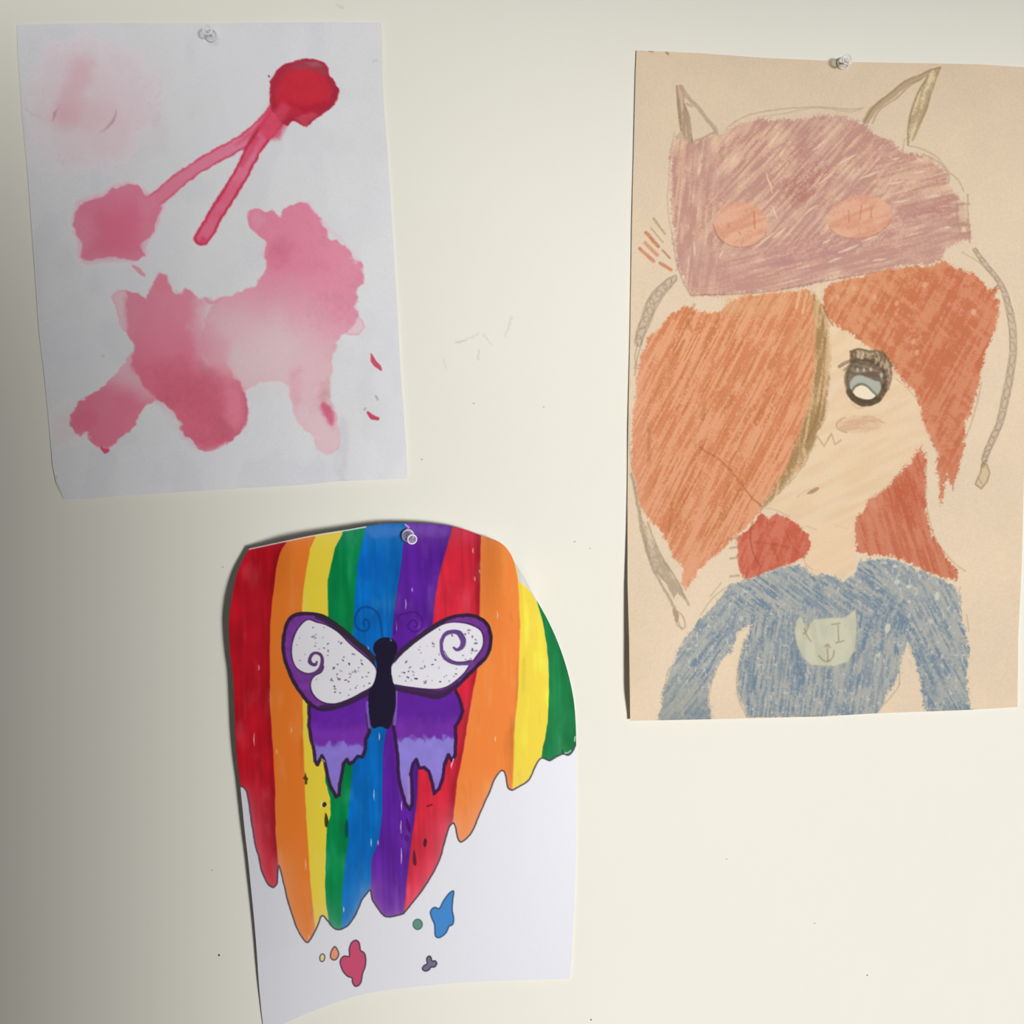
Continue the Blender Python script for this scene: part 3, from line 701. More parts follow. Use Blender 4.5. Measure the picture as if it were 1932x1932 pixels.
    S.fill([(781, 1603), (784, 1612), (786, 1628), (783, 1634), (779, 1627), (779, 1614)], (96, 26, 50), soft=.9, smooth=True)
    # loose drops at the foot
    def drop(poly, col, idn, ln=(58, 54, 66), w=2.6, smooth=True):
        p = catmull(poly, True) if smooth else np.asarray(poly)
        S.fill(p, col, soft=.8, idn=idn, grow=1)
        S.stroke(np.concatenate([p, p[:1]]), w, ln, alpha=.85, smooth=False)
    drop(ell(608, 1807, 4.6, 7.2, 8), (236, 216, 156), 16, w=2.4)
    drop([(632, 1786), (637, 1793), (639, 1801), (635, 1809), (629, 1811), (624, 1807), (624, 1799), (627, 1791)], (232, 152, 120), 17)
    drop([(671, 1774), (677, 1778), (679, 1786), (680, 1793), (687, 1798), (690, 1808), (689, 1823), (684, 1837), (681, 1853), (675, 1860), (669, 1860), (665, 1853), (664, 1845), (656, 1842), (647, 1832), (642, 1818), (643, 1810), (649, 1804), (659, 1804), (659, 1791), (663, 1779)], (182, 72, 104), 18)
    drop(ell(788, 1744, 8.6, 9.6), (92, 136, 122), 19, ln=(70, 96, 92), w=2)
    drop([(854, 1681), (856, 1684), (854, 1699), (853, 1716), (856, 1733), (854, 1744), (847, 1748), (842, 1759), (833, 1767), (826, 1769), (821, 1764), (820, 1745), (815, 1733), (812, 1722), (815, 1715), (821, 1712), (829, 1714), (836, 1701), (846, 1687)], (66, 130, 196), 20, ln=(50, 72, 104))
    tri = [(809, 1804), (813, 1806), (815, 1813), (821, 1813), (824, 1818), (820, 1824), (813, 1825), (809, 1830), (802, 1832), (797, 1828), (800, 1822), (806, 1818), (805, 1809)]
    drop(tri, (112, 106, 128), 21, ln=(52, 48, 66))
    # ---- shape of the curled sheet
    u, v = S.u, S.v
    A = np.interp(v, [0, .12, .32, .6, 1], [.004, .010, .015, .012, .005])
    Ll = np.interp(v, [0, .25, .55, .85, 1], [.0165, .0145, .0105, .0055, .0006])
    d = .0012 + Ll * (1 - u) ** 1.3 + A * 4 * u * (1 - u)
    d -= .0085 * sstep(1150, 1035, y) * sstep(560, 455, x)           # corner bending back at the upper left
    front = sstep(890, 958, x) * (1 - sstep(-3.0, 9.0, x - bx[7])) * sstep(1290, 1060, y)
    d += .0065 * front                                              # orange stripe stands in front of the yellow one
    d -= .0035 * sstep(1000, 1085, x) * sstep(1400, 1250, y)
    d = np.maximum(d, .0008)
    names = ['red', 'orange', 'yellow', 'green', 'blue', 'purple', 'second red', 'second orange', 'second yellow', 'second green']
    parts = {0: ('paper_sheet', 'white paper')}
    for i in range(10):
        parts[i + 1] = ('rainbow_stripe', names[i] + ' marker stripe')
    parts[22] = ('rainbow_stripe', 'green marker stripe below the wing')
    parts[11] = ('butterfly_body', 'black butterfly body')
    parts[12] = ('butterfly_wing', 'left upper wing, white with specks'); parts[13] = ('butterfly_wing', 'right upper wing, white with specks')
    parts[14] = ('butterfly_wing', 'left lower wing, purple and dripping'); parts[15] = ('butterfly_wing', 'right lower wing, purple and dripping')
    for k, n in zip(range(16, 22), ('tiny yellow drop', 'small peach drop', 'large crimson drop', 'round green drop', 'blue drop', 'grey three-lobed drop')):
        parts[k] = ('paint_drop', n)
    root = S.build('rainbow_drawing', parts, d, M_marker, .0004, {12: 11, 13: 11, 14: 11, 15: 11}, 3)
    tag(root, 'curled sheet with a dripping rainbow and a black and purple butterfly', 'drawing')
    return S, d

# ================================================================== picture 3: coloured pencil portrait
def paint_girl():
    left = [(1201, 95), (1199, 143), (1196, 267), (1192, 433), (1189, 627), (1185, 813), (1184, 950), (1184, 1103), (1187, 1207), (1189, 1360)]
    right = [(1938, 127), (1937, 400), (1935, 700), (1932, 900), (1928, 1062), (1921, 1207), (1920, 1334)]
    top = [(1201, 95), (1316, 100), (1440, 109), (1550, 114), (1615, 117), (1780, 120), (1842, 121), (1938, 127)]
    bottom = [(1189, 1360), (1343, 1357), (1550, 1352), (1652, 1346), (1836, 1339), (1920, 1334)]
    S = Sheet(top, bottom, left, right, step=1.35)
    x, y = S.x, S.y
    S.prime((.81, .65, .48), np.interp(y, [95, 1350], [.84, 1.0]))
    g = fbm(x / 90, y / 90, 7, 3) - .5
    S.c += g[:, None] * np.array([10, 8, 4]) + (vnoise(x / 2.2, y / 2.2, 77) - .5)[:, None] * 7
    gr = vnoise(x / 2.1, y / 2.1, 101); gr2 = fbm(x / 3.5, y / 3.5, 102, 2)
    grain = lambda px, py: vnoise(px / 2.3, py / 2.3, 101) * .55 + fbm(px / 5, py / 5, 102, 2) * .45

    def crayon(ang, L, W, lo, hi, seed, gamt=.5):
        """coverage of hatched pencil: streaks along ang broken up by paper grain"""
        def f(px, py):
            a = ang(px, py) if callable(ang) else ang
            s = .6 * aniso(px, py, a, L, W, seed) + .4 * aniso(px, py, a + 6 if np.isscalar(a) else a, L * .5, W * .55, seed + 5)
            s = s + gamt * (grain(px, py) - .5)
            return lo + (hi - lo) * sstep(.22, .72, s)
        return f
    def two(a, b, ang, L, W, seed, k=.5):
        a = np.array(a, float); b = np.array(b, float)
        def f(px, py):
            s = .65 * aniso(px, py, ang, L, W, seed) + .35 * aniso(px, py, ang, L * .6, W * 2.4, seed + 3) + k * (grain(px, py) - .5)
            t = sstep(.3, .75, s)[:, None]
            return a * (1 - t) + b * t
        return f
    PENC = (140, 122, 98)
    HAT, HAIR1, HAIR2, HAIR3, HAIR4, FACE, EYE, SHIRT, CAT, BR1, BR2, STRIP, BLUSH, EAR1, EAR2, BR3 = range(1, 17)
    def pencil(path, w=2.2, col=PENC, a=.8, idn=None, amp=.8, smooth=True):
        S.stroke(path, w * 1.35, col, alpha=a * .8, soft=1.5, amp=amp, scale=8, idn=idn, smooth=smooth, tex=lambda px, py: .55 + .6 * grain(px, py))
    # skin
    face = [(1560, 560), (1600, 625), (1660, 665), (1710, 722), (1733, 750), (1745, 800), (1758, 835), (1740, 850), (1718, 873), (1690, 900), (1640, 950), (1618, 978), (1612, 1035), (1615, 1070), (1590, 1090), (1560, 1080), (1533, 1083), (1512, 1060), (1530, 1035), (1526, 1010), (1490, 978), (1455, 962), (1440, 955), (1490, 890), (1525, 850), (1552, 785), (1563, 700)]
    S.fill(face, two((231, 205, 173), (226, 197, 161), 155, 60, 9, 201, .3), soft=5, amp=4, alpha=.85, idn=FACE)
    S.fill([(1540, 990), (1610, 985), (1612, 1070), (1560, 1078), (1522, 1060)], (236, 204, 172), soft=14, alpha=.6)
    # hat
    hat = [(1274, 257), (1266, 298), (1264, 350), (1266, 391), (1272, 441), (1276, 492), (1292, 535), (1303, 556), (1347, 558), (1419, 552), (1471, 547), (1550, 532), (1573, 523), (1635, 517), (1677, 511), (1708, 502), (1749, 499), (1780, 486), (1784, 465), (1811, 459), (1830, 449), (1828, 422), (1822, 400), (1807, 366), (1789, 350), (1789, 329), (1776, 319), (1749, 298), (1735, 290), (1698, 286), (1685, 271), (1648, 252), (1631, 234), (1594, 220), (1543, 218), (1492, 226), (1429, 224), (1388, 234), (1357, 254), (1326, 264), (1305, 270)]
    def hatang(px, py):
        t = sstep(1290, 1420, px)
        low = sstep(440, 520, py)
        return -86 + t * (36 + 18 * sstep(1550, 1780, px)) + low * t * 26
    def hatang_c(px, py):
        return hatang(px, py)
    # directional hatching that changes over the hat: blend three fixed directions
    def hatcol(px, py):
        wl = 1 - sstep(1290, 1400, px); wb = sstep(430, 510, py) * (1 - wl); wr = sstep(1600, 1760, px) * (1 - wl) * (1 - wb); wm = 1 - wl - wb - wr
        def st(a, sd): return .6 * aniso(px, py, a, 44, 4.0, sd) + .4 * aniso(px, py, a, 26, 8, sd + 2)
        s = wl * st(-84, 301) + wm * st(-48, 311) + wr * st(-16, 321) + wb * st(-14, 331)
        big = fbm(px / 60, py / 60, 341, 3) - .5
        s = s + .45 * (grain(px, py) - .5) + .35 * big
        t = sstep(.28, .74, s)[:, None]
        a = np.array([212, 175, 152.]); b = np.array([190, 144, 131.])
        c = a * (1 - t) + b * t
        m = (sstep(.45, .75, fbm(px / 70 + 4, py / 70, 351, 3)) * .35)[:, None]
        pur = np.array([186, 146, 140.])
        c = c * (1 - m) + pur * m
        lo = sstep(440, 500, py)[:, None] * .35
        c = c * (1 - lo) + np.array([190, 146, 138.]) * lo
        pale = (sstep(.72, .86, 1 - s) * .6)[:, None]
        return c * (1 - pale) + np.array([224, 194, 166.]) * pale
    S.fill(hat, hatcol, soft=4, amp=4, scale=12, idn=HAT, rough=7)
    S.fill([(1440, 300), (1520, 250), (1560, 270), (1480, 330)], (176, 118, 118), soft=16, amp=10, scale=14, alpha=.35, tex=crayon(-50, 40, 5, 0, 1, 361))
    S.fill([(1480, 340), (1550, 300), (1575, 330), (1500, 390), (1485, 375)], (160, 96, 92), soft=12, amp=9, scale=14, alpha=.5, tex=crayon(-48, 40, 5, 0, 1, 362))
    S.fill([(1700, 400), (1800, 370), (1790, 400), (1700, 430)], (168, 108, 108), soft=10, amp=8, scale=14, alpha=.45, tex=crayon(-14, 40, 5, 0, 1, 363))
    S.fill([(1440, 470), (1600, 420), (1700, 440), (1560, 500), (1450, 510)], (172, 118, 124), soft=14, amp=9, scale=14, alpha=.35, tex=crayon(-22, 50, 5, 0, 1, 364))
    # unfilled gaps in the hatching
    for gx, gy, gl, ga in [(1460, 265, 36, -58), (1475, 290, 22, -58), (1545, 275, 30, -35), (1600, 300, 40, -28), (1640, 330, 40, -20), (1690, 345, 34, -8), (1700, 380, 34, -8), (1560, 335, 34, -40), (1760, 370, 28, -8), (1320, 320, 24, -75), (1452, 345, 40, 72), (1462, 400, 26, 70), (1440, 455, 50, -38), (1470, 440, 30, -38), (1600, 470, 40, -22), (1640, 450, 30, -18), (1575, 490, 30, -20), (1310, 470, 26, 88), (1560, 455, 18, -30), (1360, 480, 16, -60), (1787, 430, 14, -4), (1660, 490, 26, -12), (1385, 300, 18, -64), (1530, 395, 30, -36), (1737, 325, 24, -6), (1735, 300, 20, 35), (1690, 300, 16, -18)]:
        a = math.radians(ga); dx, dy = math.cos(a) * gl / 2, math.sin(a) * gl / 2
        S.stroke([(gx - dx, gy - dy), (gx, gy), (gx + dx, gy + dy)], [1, 4.5, 1], (228, 200, 174), alpha=.8, soft=1.3, amp=1.5)
    # pink ovals on the hat
    for (cx, cy, rx, ry, an) in ((1398, 424, 50, 43, 0), (1622, 410, 61, 40, -10)):
        S.fill(ell(cx, cy, rx, ry, an), two((222, 172, 146), (212, 152, 126), -20, 40, 7, 371), soft=3, amp=2.5, alpha=.92)
        e = ell(cx, cy, rx, ry, an, 40)
        pencil(np.concatenate([e[2:18], e[18:20]]), 1.8, (164, 120, 104), .75)
    S.stroke([(1347, 425), (1352, 445), (1366, 460)], 1.6, (160, 118, 104), alpha=.7)
    for (ax, ay, bx_, by_) in [(1601, 398, 1602, 420), (1625, 388, 1622, 414), (1645, 392, 1643, 410), (1395, 438, 1397, 442), (1374, 425, 1376, 427), (1422, 400, 1424, 430)]:
        pencil([(ax, ay), (bx_, by_)], 2.2, (188, 104, 80), .65)
    # ears
    ec = (168, 144, 120)
    S.fill([(1276, 162), (1284, 161), (1292, 180), (1291, 196), (1300, 220), (1304, 248), (1308, 272), (1275, 262), (1284, 245), (1280, 220), (1278, 190)], two((200, 174, 146), (168, 142, 120), 85, 30, 4, 381), soft=1.5, amp=2, idn=EAR1, alpha=.9)
    pencil([(1277, 163), (1279, 195), (1283, 230), (1286, 246)], 3, (146, 124, 102), .85)
    pencil([(1290, 196), (1299, 216), (1303, 245), (1306, 268)], 2.6, (150, 128, 106), .8)
    pencil([(1285, 163), (1298, 184), (1318, 204), (1336, 228), (1347, 240), (1352, 252)], 5.5, ec, .9, EAR1)
    pencil([(1296, 196), (1304, 200)], 4, ec, .7)
    pencil([(1312, 266), (1328, 260), (1346, 250)], 3.2, (164, 132, 116), .8)
    S.stroke([(1634, 228), (1650, 204), (1680, 181), (1710, 158), (1736, 147), (1758, 133), (1774, 128)], [14, 13, 11, 10, 9, 6, 3], (182, 158, 128), alpha=.95, soft=1.2, amp=1.5, idn=EAR2)
    pencil([(1631, 230), (1648, 203), (1677, 178), (1708, 153), (1735, 142), (1756, 132), (1774, 127)], 2.4, (146, 122, 96), .85)
    pencil([(1646, 232), (1660, 206), (1690, 186), (1716, 162), (1738, 150)], 2.4, (150, 126, 100), .7)
    S.fill([(1756, 134), (1774, 128), (1768, 150), (1757, 178), (1750, 205), (1736, 236), (1722, 264), (1714, 272), (1714, 246), (1719, 215), (1728, 188), (1736, 170)], two((220, 198, 162), (180, 158, 124), 108, 26, 4, 391), soft=1.2, amp=1.5, idn=EAR2, alpha=.95)
    pencil([(1751, 143), (1735, 170), (1727, 188), (1718, 215), (1713, 246), (1713, 273)], 2.8, (138, 116, 84), .9)
    pencil([(1774, 128), (1764, 153), (1756, 176), (1747, 205), (1735, 236), (1722, 264)], 3, (152, 130, 100), .75)
    pencil([(1707, 262), (1703, 285)], 1.6, PENC, .5)
    # loose outline of the hat crown and the right-hand squares
    pencil([(1375, 238), (1413, 217), (1481, 205), (1550, 202), (1595, 206), (1625, 205)], 2, (170, 148, 116), .7)
    pencil([(1430, 221), (1480, 214), (1540, 203), (1605, 211), (1630, 203)], 1.6, (170, 148, 116), .55)
    pencil([(1714, 275), (1739, 281), (1770, 298), (1789, 323), (1807, 339), (1818, 360)], 2, (166, 144, 110), .7)
    pencil([(1742, 291), (1770, 305), (1787, 325), (1790, 345)], 2.4, (160, 136, 106), .6)
    pencil([(1826, 366), (1826, 400), (1828, 425), (1830, 458)], 2.4, (160, 136, 108), .75)
    pencil([(1805, 372), (1806, 410), (1812, 440)], 2, (164, 140, 114), .6)
    for yy in (386, 425, 441):
        pencil([(1790, yy), (1808, yy - 1), (1830, yy - 1)], 3, (168, 140, 122), .65)
    S.fill([(1809, 388), (1825, 387), (1826, 412), (1810, 414)], (214, 188, 160), soft=2, alpha=.7)
    S.fill([(1814, 428), (1822, 428), (1823, 438), (1815, 438)], (224, 200, 170), soft=1.5, alpha=.8)
    pencil([(1264, 330), (1259, 370), (1262, 410), (1268, 440)], 1.6, (176, 152, 122), .6)
    pencil([(1272, 250), (1265, 290), (1262, 330)], 1.8, (176, 152, 122), .6)
    pencil([(1268, 440), (1272, 470), (1284, 520), (1298, 548)], 2, (160, 130, 112), .6)
    pencil([(1303, 557), (1350, 556), (1420, 553), (1480, 545), (1550, 531), (1620, 519), (1690, 508)], 2.2, (160, 104, 96), .7)
    # ------- hair, the big left lock
    h1 = [(1413, 556), (1490, 550), (1523, 546), (1543, 565), (1549, 606), (1548, 668), (1540, 731), (1525, 782), (1516, 815), (1506, 842), (1492, 879), (1461, 925), (1438, 956), (1432, 970), (1409, 993), (1388, 1010), (1357, 1043), (1326, 1070), (1309, 1091), (1293, 1115), (1287, 1103), (1289, 1070), (1270, 1049), (1245, 997), (1222, 977), (1204, 950), (1191, 884), (1190, 842), (1195, 772), (1201, 720), (1207, 679), (1222, 637), (1245, 617), (1264, 592), (1295, 577), (1316, 588), (1357, 588), (1380, 568)]
    def h1col(px, py):
        a = -62 - 12 * 0
        s = .55 * aniso(px, py, -62, 60, 3.4, 401) + .45 * aniso(px, py, -66, 34, 7, 403)
        s = s + .55 * (grain(px, py) - .5) + .25 * (fbm(px / 70, py / 70, 405, 3) - .5)
        t = sstep(.3, .72, s)[:, None]
        c = np.array([224, 160, 122.]) * (1 - t) + np.array([208, 132, 92.]) * t
        dk = (sstep(.62, .8, .7 * aniso(px, py, -63, 50, 3.2, 411) + .3 * grain(px, py)) * .65)[:, None]
        c = c * (1 - dk) + np.array([188, 114, 72.]) * dk
        tan = (sstep(.5, .8, fbm(px / 60, py / 40, 421, 3)) * .35 * sstep(800, 560, py))[:, None]
        c = c * (1 - tan) + np.array([206, 154, 108.]) * tan
        pk = (sstep(1250, 1200, px) * .45 + sstep(980, 1100, py) * .35)[:, None]
        c = c * (1 - pk) + np.array([226, 164, 136.]) * pk
        gp = (sstep(.72, .9, grain(px, py)) * .5)[:, None]
        return c * (1 - gp) + np.array([234, 188, 152.]) * gp
    S.fill(h1, h1col, soft=3, amp=4, scale=12, idn=HAIR1, rough=5)
    S.fill([(1360, 560), (1420, 556), (1500, 552), (1470, 590), (1400, 600), (1370, 585)], (216, 172, 128), soft=12, amp=8, alpha=.5, tex=crayon(-60, 30, 5, .2, 1, 431))
    pencil([(1320, 845), (1350, 862), (1380, 890), (1402, 918), (1420, 940), (1436, 955)], 3, (172, 102, 66), .75, amp=2)
    for k, pth in enumerate([[(1310, 575), (1296, 600), (1305, 625)], [(1330, 760), (1325, 790)], [(1268, 950), (1262, 1000)], [(1225, 800), (1224, 870)], [(1284, 965), (1268, 1010)]]):
        pencil(pth, 5, (170, 108, 62), .5, amp=2)
    # brown centre parting strand
    strip = [(1531, 548), (1548, 568), (1562, 600), (1566, 660), (1564, 720), (1556, 785), (1534, 842), (1507, 887), (1472, 926), (1453, 946), (1438, 957), (1460, 918), (1486, 876), (1505, 828), (1526, 762), (1536, 690), (1538, 620), (1532, 580)]
    S.fill(strip, two((206, 172, 128), (160, 128, 88), -80, 60, 5, 441), soft=4.5, amp=3, idn=STRIP, alpha=.92, rough=3)
    pencil([(1550, 590), (1556, 650), (1553, 720), (1543, 780), (1520, 840)], 3, (142, 110, 72), .6, amp=2)
    for pth in ([(1528, 550), (1515, 600), (1500, 640)], [(1535, 555), (1524, 620), (1512, 660)], [(1540, 560), (1532, 640)], [(1520, 548), (1500, 590)]):
        pencil(pth, 3, (196, 140, 92), .6, amp=2)
    for pth in ([(1510, 548), (1502, 580)], [(1522, 555), (1514, 590)], [(1545, 540), (1541, 565)]):
        pencil(pth, 4, (232, 206, 164), .7, amp=2)
    # ------- hair, right lock
    h2 = [(1553, 566), (1556, 545), (1575, 534), (1635, 519), (1708, 503), (1747, 503), (1780, 492), (1801, 503), (1834, 517), (1855, 532), (1868, 548), (1888, 540), (1876, 562), (1888, 570), (1882, 596), (1874, 633), (1859, 668), (1851, 710), (1840, 751), (1822, 803), (1818, 855), (1802, 905), (1798, 925), (1790, 896), (1783, 912), (1774, 950), (1770, 904), (1766, 894), (1770, 857), (1756, 826), (1741, 797), (1739, 772), (1731, 747), (1708, 720), (1681, 687), (1656, 664), (1625, 644), (1604, 629), (1573, 610), (1559, 594)]
    def h2col(px, py):
        s = .5 * aniso(px, py, -62, 55, 5, 501) + .3 * aniso(px, py, 40, 40, 8, 503) + .2 * vnoise(px / 9, py / 9, 505)
        s = s + .55 * (grain(px, py) - .5) + .3 * (fbm(px / 50, py / 50, 507, 3) - .5)
        t = sstep(.28, .7, s)[:, None]
        c = np.array([214, 148, 110.]) * (1 - t) + np.array([197, 120, 82.]) * t
        rd = (sstep(1640, 1800, px + .3 * (py - 600)) * .75)[:, None]
        red = np.array([207, 134, 104.]) * (1 - t) + np.array([194, 112, 82.]) * t
        c = c * (1 - rd) + red * rd
        gp = (sstep(.68, .85, grain(px, py)) * .6 * sstep(1740, 1600, px) * sstep(640, 560, py))[:, None]
        c = c * (1 - gp) + np.array([232, 196, 150.]) * gp
        pk = (sstep(850, 900, py) * .5)[:, None]
        return c * (1 - pk) + np.array([210, 142, 116.]) * pk
    S.fill(h2, h2col, soft=2.6, amp=3.5, scale=10, idn=HAIR2, rough=5)
    S.fill([(1556, 545), (1600, 528), (1640, 522), (1620, 560), (1570, 585)], (224, 176, 132), soft=12, amp=8, alpha=.45, tex=crayon(-50, 14, 6, .1, 1, 511))
    S.fill([(1745, 800), (1760, 800), (1775, 850), (1770, 860), (1756, 826)], (214, 150, 124), soft=4, alpha=.6)
    for gx, gy in [(1745, 537), (1730, 665), (1838, 590), (1723, 644), (1692, 573), (1610, 545), (1580, 560), (1835, 588), (1650, 560)]:
        S.fill(ell(gx, gy, 4, 5.5, 20), (224, 168, 138), soft=2, amp=2, alpha=.75)
    pencil([(1552, 575), (1562, 598), (1572, 614)], 2.4, (150, 96, 64), .8)
    pencil([(1852, 722), (1845, 755), (1832, 800), (1820, 830)], 2, (180, 140, 108), .7)
    pencil([(1690, 715), (1712, 732), (1728, 752)], 2, (196, 160, 126), .7)
    pencil([(1875, 545), (1888, 534)], 3, (128, 104, 72), .8)
    # ------- lower right lock
    h3 = [(1739, 840), (1741, 856), (1746, 852), (1747, 873), (1745, 925), (1747, 966), (1758, 1008), (1780, 1045), (1807, 1078), (1806, 1095), (1780, 1091), (1749, 1078), (1708, 1059), (1677, 1049), (1646, 1047), (1616, 1040), (1613, 997), (1616, 974), (1630, 965), (1640, 945), (1666, 925), (1698, 893), (1718, 873), (1732, 850)]
    red = two((207, 132, 104), (195, 110, 82), 72, 50, 4, 521)
    S.fill(h3, red, soft=2.6, amp=3.5, scale=8, idn=HAIR3, rough=5)
    S.fill([(1670, 935), (1730, 880), (1742, 960), (1720, 1000), (1690, 980)], (184, 82, 56), soft=14, amp=8, alpha=.4, tex=crayon(75, 40, 5, .2, 1, 523))
    S.fill([(1640, 945), (1668, 925), (1665, 960), (1640, 985), (1618, 985)], (216, 150, 120), soft=8, amp=5, alpha=.5, tex=crayon(75, 20, 4, 0, 1, 525))
    pencil([(1748, 880), (1747, 940), (1755, 985), (1770, 1025), (1800, 1062), (1822, 1078)], 1.8, (180, 140, 104), .6)
    pencil([(1635, 952), (1660, 930), (1690, 905), (1702, 885)], 2, (186, 140, 106), .55, amp=3)
    # ------- lower left patch
    h4 = [(1436, 968), (1450, 978), (1465, 970), (1490, 979), (1510, 995), (1525, 1010), (1529, 1033), (1516, 1053), (1481, 1068), (1440, 1082), (1407, 1097), (1396, 1074), (1390, 1049), (1390, 1014), (1415, 995)]
    S.fill(h4, two((208, 120, 98), (196, 98, 76), -70, 36, 5, 531), soft=2.4, amp=3, scale=8, idn=HAIR4, rough=3)
    pencil([(1420, 985), (1416, 1010), (1420, 1040), (1434, 1068)], 2.4, (160, 74, 52), .7)
    pencil([(1447, 975), (1449, 1000), (1458, 1030), (1470, 1060)], 2, (164, 80, 56), .5)
    pencil([(1480, 995), (1490, 1020), (1505, 1045)], 2, (164, 80, 56), .55)
    pencil([(1425, 1024), (1455, 1026), (1490, 1034)], 4, (172, 78, 54), .4)
    for yy in (1015, 1032, 1052, 1086):
        pencil([(1378, yy + 2), (1394, yy)], 3, (160, 128, 100), .7)
    # ------- eye
    dkc = (84, 70, 52)
    S.fill([(1606, 663), (1612, 658), (1640, 660), (1660, 663), (1672, 672), (1682, 690), (1684, 705), (1678, 735), (1668, 745), (1600, 700), (1605, 682)], two((176, 154, 128), (120, 100, 80), 80, 10, 3, 541), soft=1.5, amp=1.5, alpha=.9, idn=EYE)
    iris = ell(1633, 718, 37, 43, -8)
    S.fill(iris, two((140, 122, 104), (112, 96, 80), 10, 16, 3, 543), soft=1.2, idn=EYE)
    S.fill([(1603, 722), (1610, 712), (1622, 708), (1634, 712), (1650, 718), (1660, 722), (1662, 740), (1657, 747), (1645, 742), (1634, 730), (1622, 726), (1612, 730), (1606, 742)], (172, 176, 164), soft=2.4, amp=1.5, smooth=True)
    S.fill([(1609, 740), (1615, 731), (1626, 727), (1637, 732), (1645, 741), (1652, 747), (1643, 753), (1632, 753), (1618, 749), (1610, 745)], (238, 224, 198), soft=1.1, smooth=True)
    e = ell(1633, 718, 37, 43, -8, 48)
    pencil(np.concatenate([e[3:22]]), 8.5, dkc, 1.1)
    pencil(np.concatenate([e[8:20]]), 9, (88, 76, 58), 1.0, amp=2)
    pencil(np.concatenate([e[18:34]]), 5, (96, 82, 64), .85)
    pencil(np.concatenate([e[40:48], e[0:4]]), 4.5, (92, 78, 58), .85)
    pencil([(1601, 700), (1600, 715), (1601, 735)], 4, (110, 94, 74), .6)
    pencil([(1608, 737), (1613, 729), (1625, 724), (1637, 729), (1648, 740), (1656, 748)], 3, (110, 100, 84), .9)
    pencil([(1604, 718), (1612, 708), (1626, 705), (1640, 711), (1656, 716)], 2.6, (112, 100, 82), .8)
    pencil([(1606, 682), (1622, 679), (1640, 681), (1656, 688), (1668, 700), (1672, 712)], 4, (88, 72, 54), .9)
    pencil([(1605, 664), (1620, 659), (1640, 664), (1658, 662), (1672, 673), (1684, 690)], 3.6, (98, 78, 56), .85, amp=2)
    pencil([(1606, 664), (1606, 682)], 4, (98, 80, 60), .9)
    for lx in (1611, 1615, 1634, 1646, 1655, 1663):
        pencil([(lx, 664 + (lx - 1611) * .2), (lx - 2, 678 + (lx - 1611) * .25)], 2.2, (104, 84, 64), .7)
    for (lx, ly) in ((1620, 668), (1627, 672), (1629, 672), (1654, 681), (1663, 688), (1622, 671)):
        pencil([(lx, ly - 4), (lx - 2, ly + 4)], 3, (216, 192, 160), .8)
    pencil([(1584, 692), (1594, 685), (1606, 681)], 5, (112, 92, 70), .85)
    pencil([(1592, 698), (1602, 691), (1608, 688)], 3, (118, 98, 76), .7)
    for (lx, ly) in ((1630, 698), (1643, 697), (1618, 698)):
        S.fill(ell(lx, ly, 2.6, 4), (196, 184, 160), soft=1.2, alpha=.8)
    S.fill(ell(1663, 708, 3, 5), (200, 192, 182), soft=1.4, alpha=.7)
    pencil([(1674, 705), (1679, 715), (1674, 733)], 5, (150, 128, 106), .6)
    pencil([(1605, 758), (1618, 770), (1632, 768)], 2, (190, 164, 128), .5)
    # ------- blush, nose squiggle, mouth, jaw
    S.fill(ell(1622, 800, 43, 17, -4), two((222, 190, 158), (208, 170, 142), -8, 40, 5, 551), soft=3, amp=2, alpha=.85, idn=BLUSH)
    eb = ell(1622, 800, 44, 18, -4, 40)
    pencil(eb[14:27], 2, (166, 132, 106), .75)
    pencil([(1660, 795), (1668, 797)], 2, (170, 140, 110), .6)
    pencil([(1520, 838), (1532, 836), (1542, 823), (1555, 842), (1568, 818), (1576, 839), (1587, 830)], 2.2, (176, 146, 112), .85, smooth=False)
    pencil([(1518, 840), (1523, 848)], 2.2, (150, 120, 88), .8)
    S.stroke([(1523, 932), (1533, 927), (1543, 921)], [2, 8, 5], (176, 134, 110), alpha=.85, soft=1.2, amp=1.5)
    pencil([(1504, 938), (1514, 929), (1526, 922)], 1.6, (190, 156, 122), .6)
    pencil([(1432, 962), (1460, 940), (1490, 910), (1515, 880), (1530, 850)], 2, (160, 130, 98), .55, amp=3)
    pencil([(1440, 958), (1462, 962), (1490, 974)], 2, (180, 150, 120), .5)
    pencil([(1520, 993), (1540, 999)], 2, (196, 166, 134), .6)
    pencil([(1575, 990), (1600, 998)], 1.6, (206, 176, 142), .5)
    pencil([(1516, 1052), (1522, 1066), (1533, 1075)], 2, (180, 150, 120), .5)
    # ------- braids
    def braid(pts, w, idn, loops, seed):
        S.stroke(pts, w, (200, 178, 158), alpha=.85, soft=1.4, amp=1.5, idn=idn)
        c = catmull(pts, False, 8); r = np.random.RandomState(seed)
        wv = np.interp(np.linspace(0, 1, len(c)), np.linspace(0, 1, len(w)), w)
        tdir = np.gradient(c, axis=0); tdir /= np.linalg.norm(tdir, axis=1)[:, None] + 1e-9
        nrm = np.stack([-tdir[:, 1], tdir[:, 0]], 1)
        for sgn in (-.5, .5):
            pencil(c + nrm * (wv * sgn)[:, None], 1.8, (156, 138, 112), .8, smooth=False, amp=1)
        for k in range(loops):
            i = int((k + .5) / loops * (len(c) - 1))
            ang = math.degrees(math.atan2(tdir[i, 1], tdir[i, 0]))
            e = ell(c[i, 0] + r.uniform(-1, 1), c[i, 1] + r.uniform(-1, 1), wv[i] * .75, wv[i] * .36, ang + r.uniform(-25, 25), 20)
            pencil(np.concatenate([e, e[:1]]), 1.7, (150, 132, 108), .75, smooth=False)
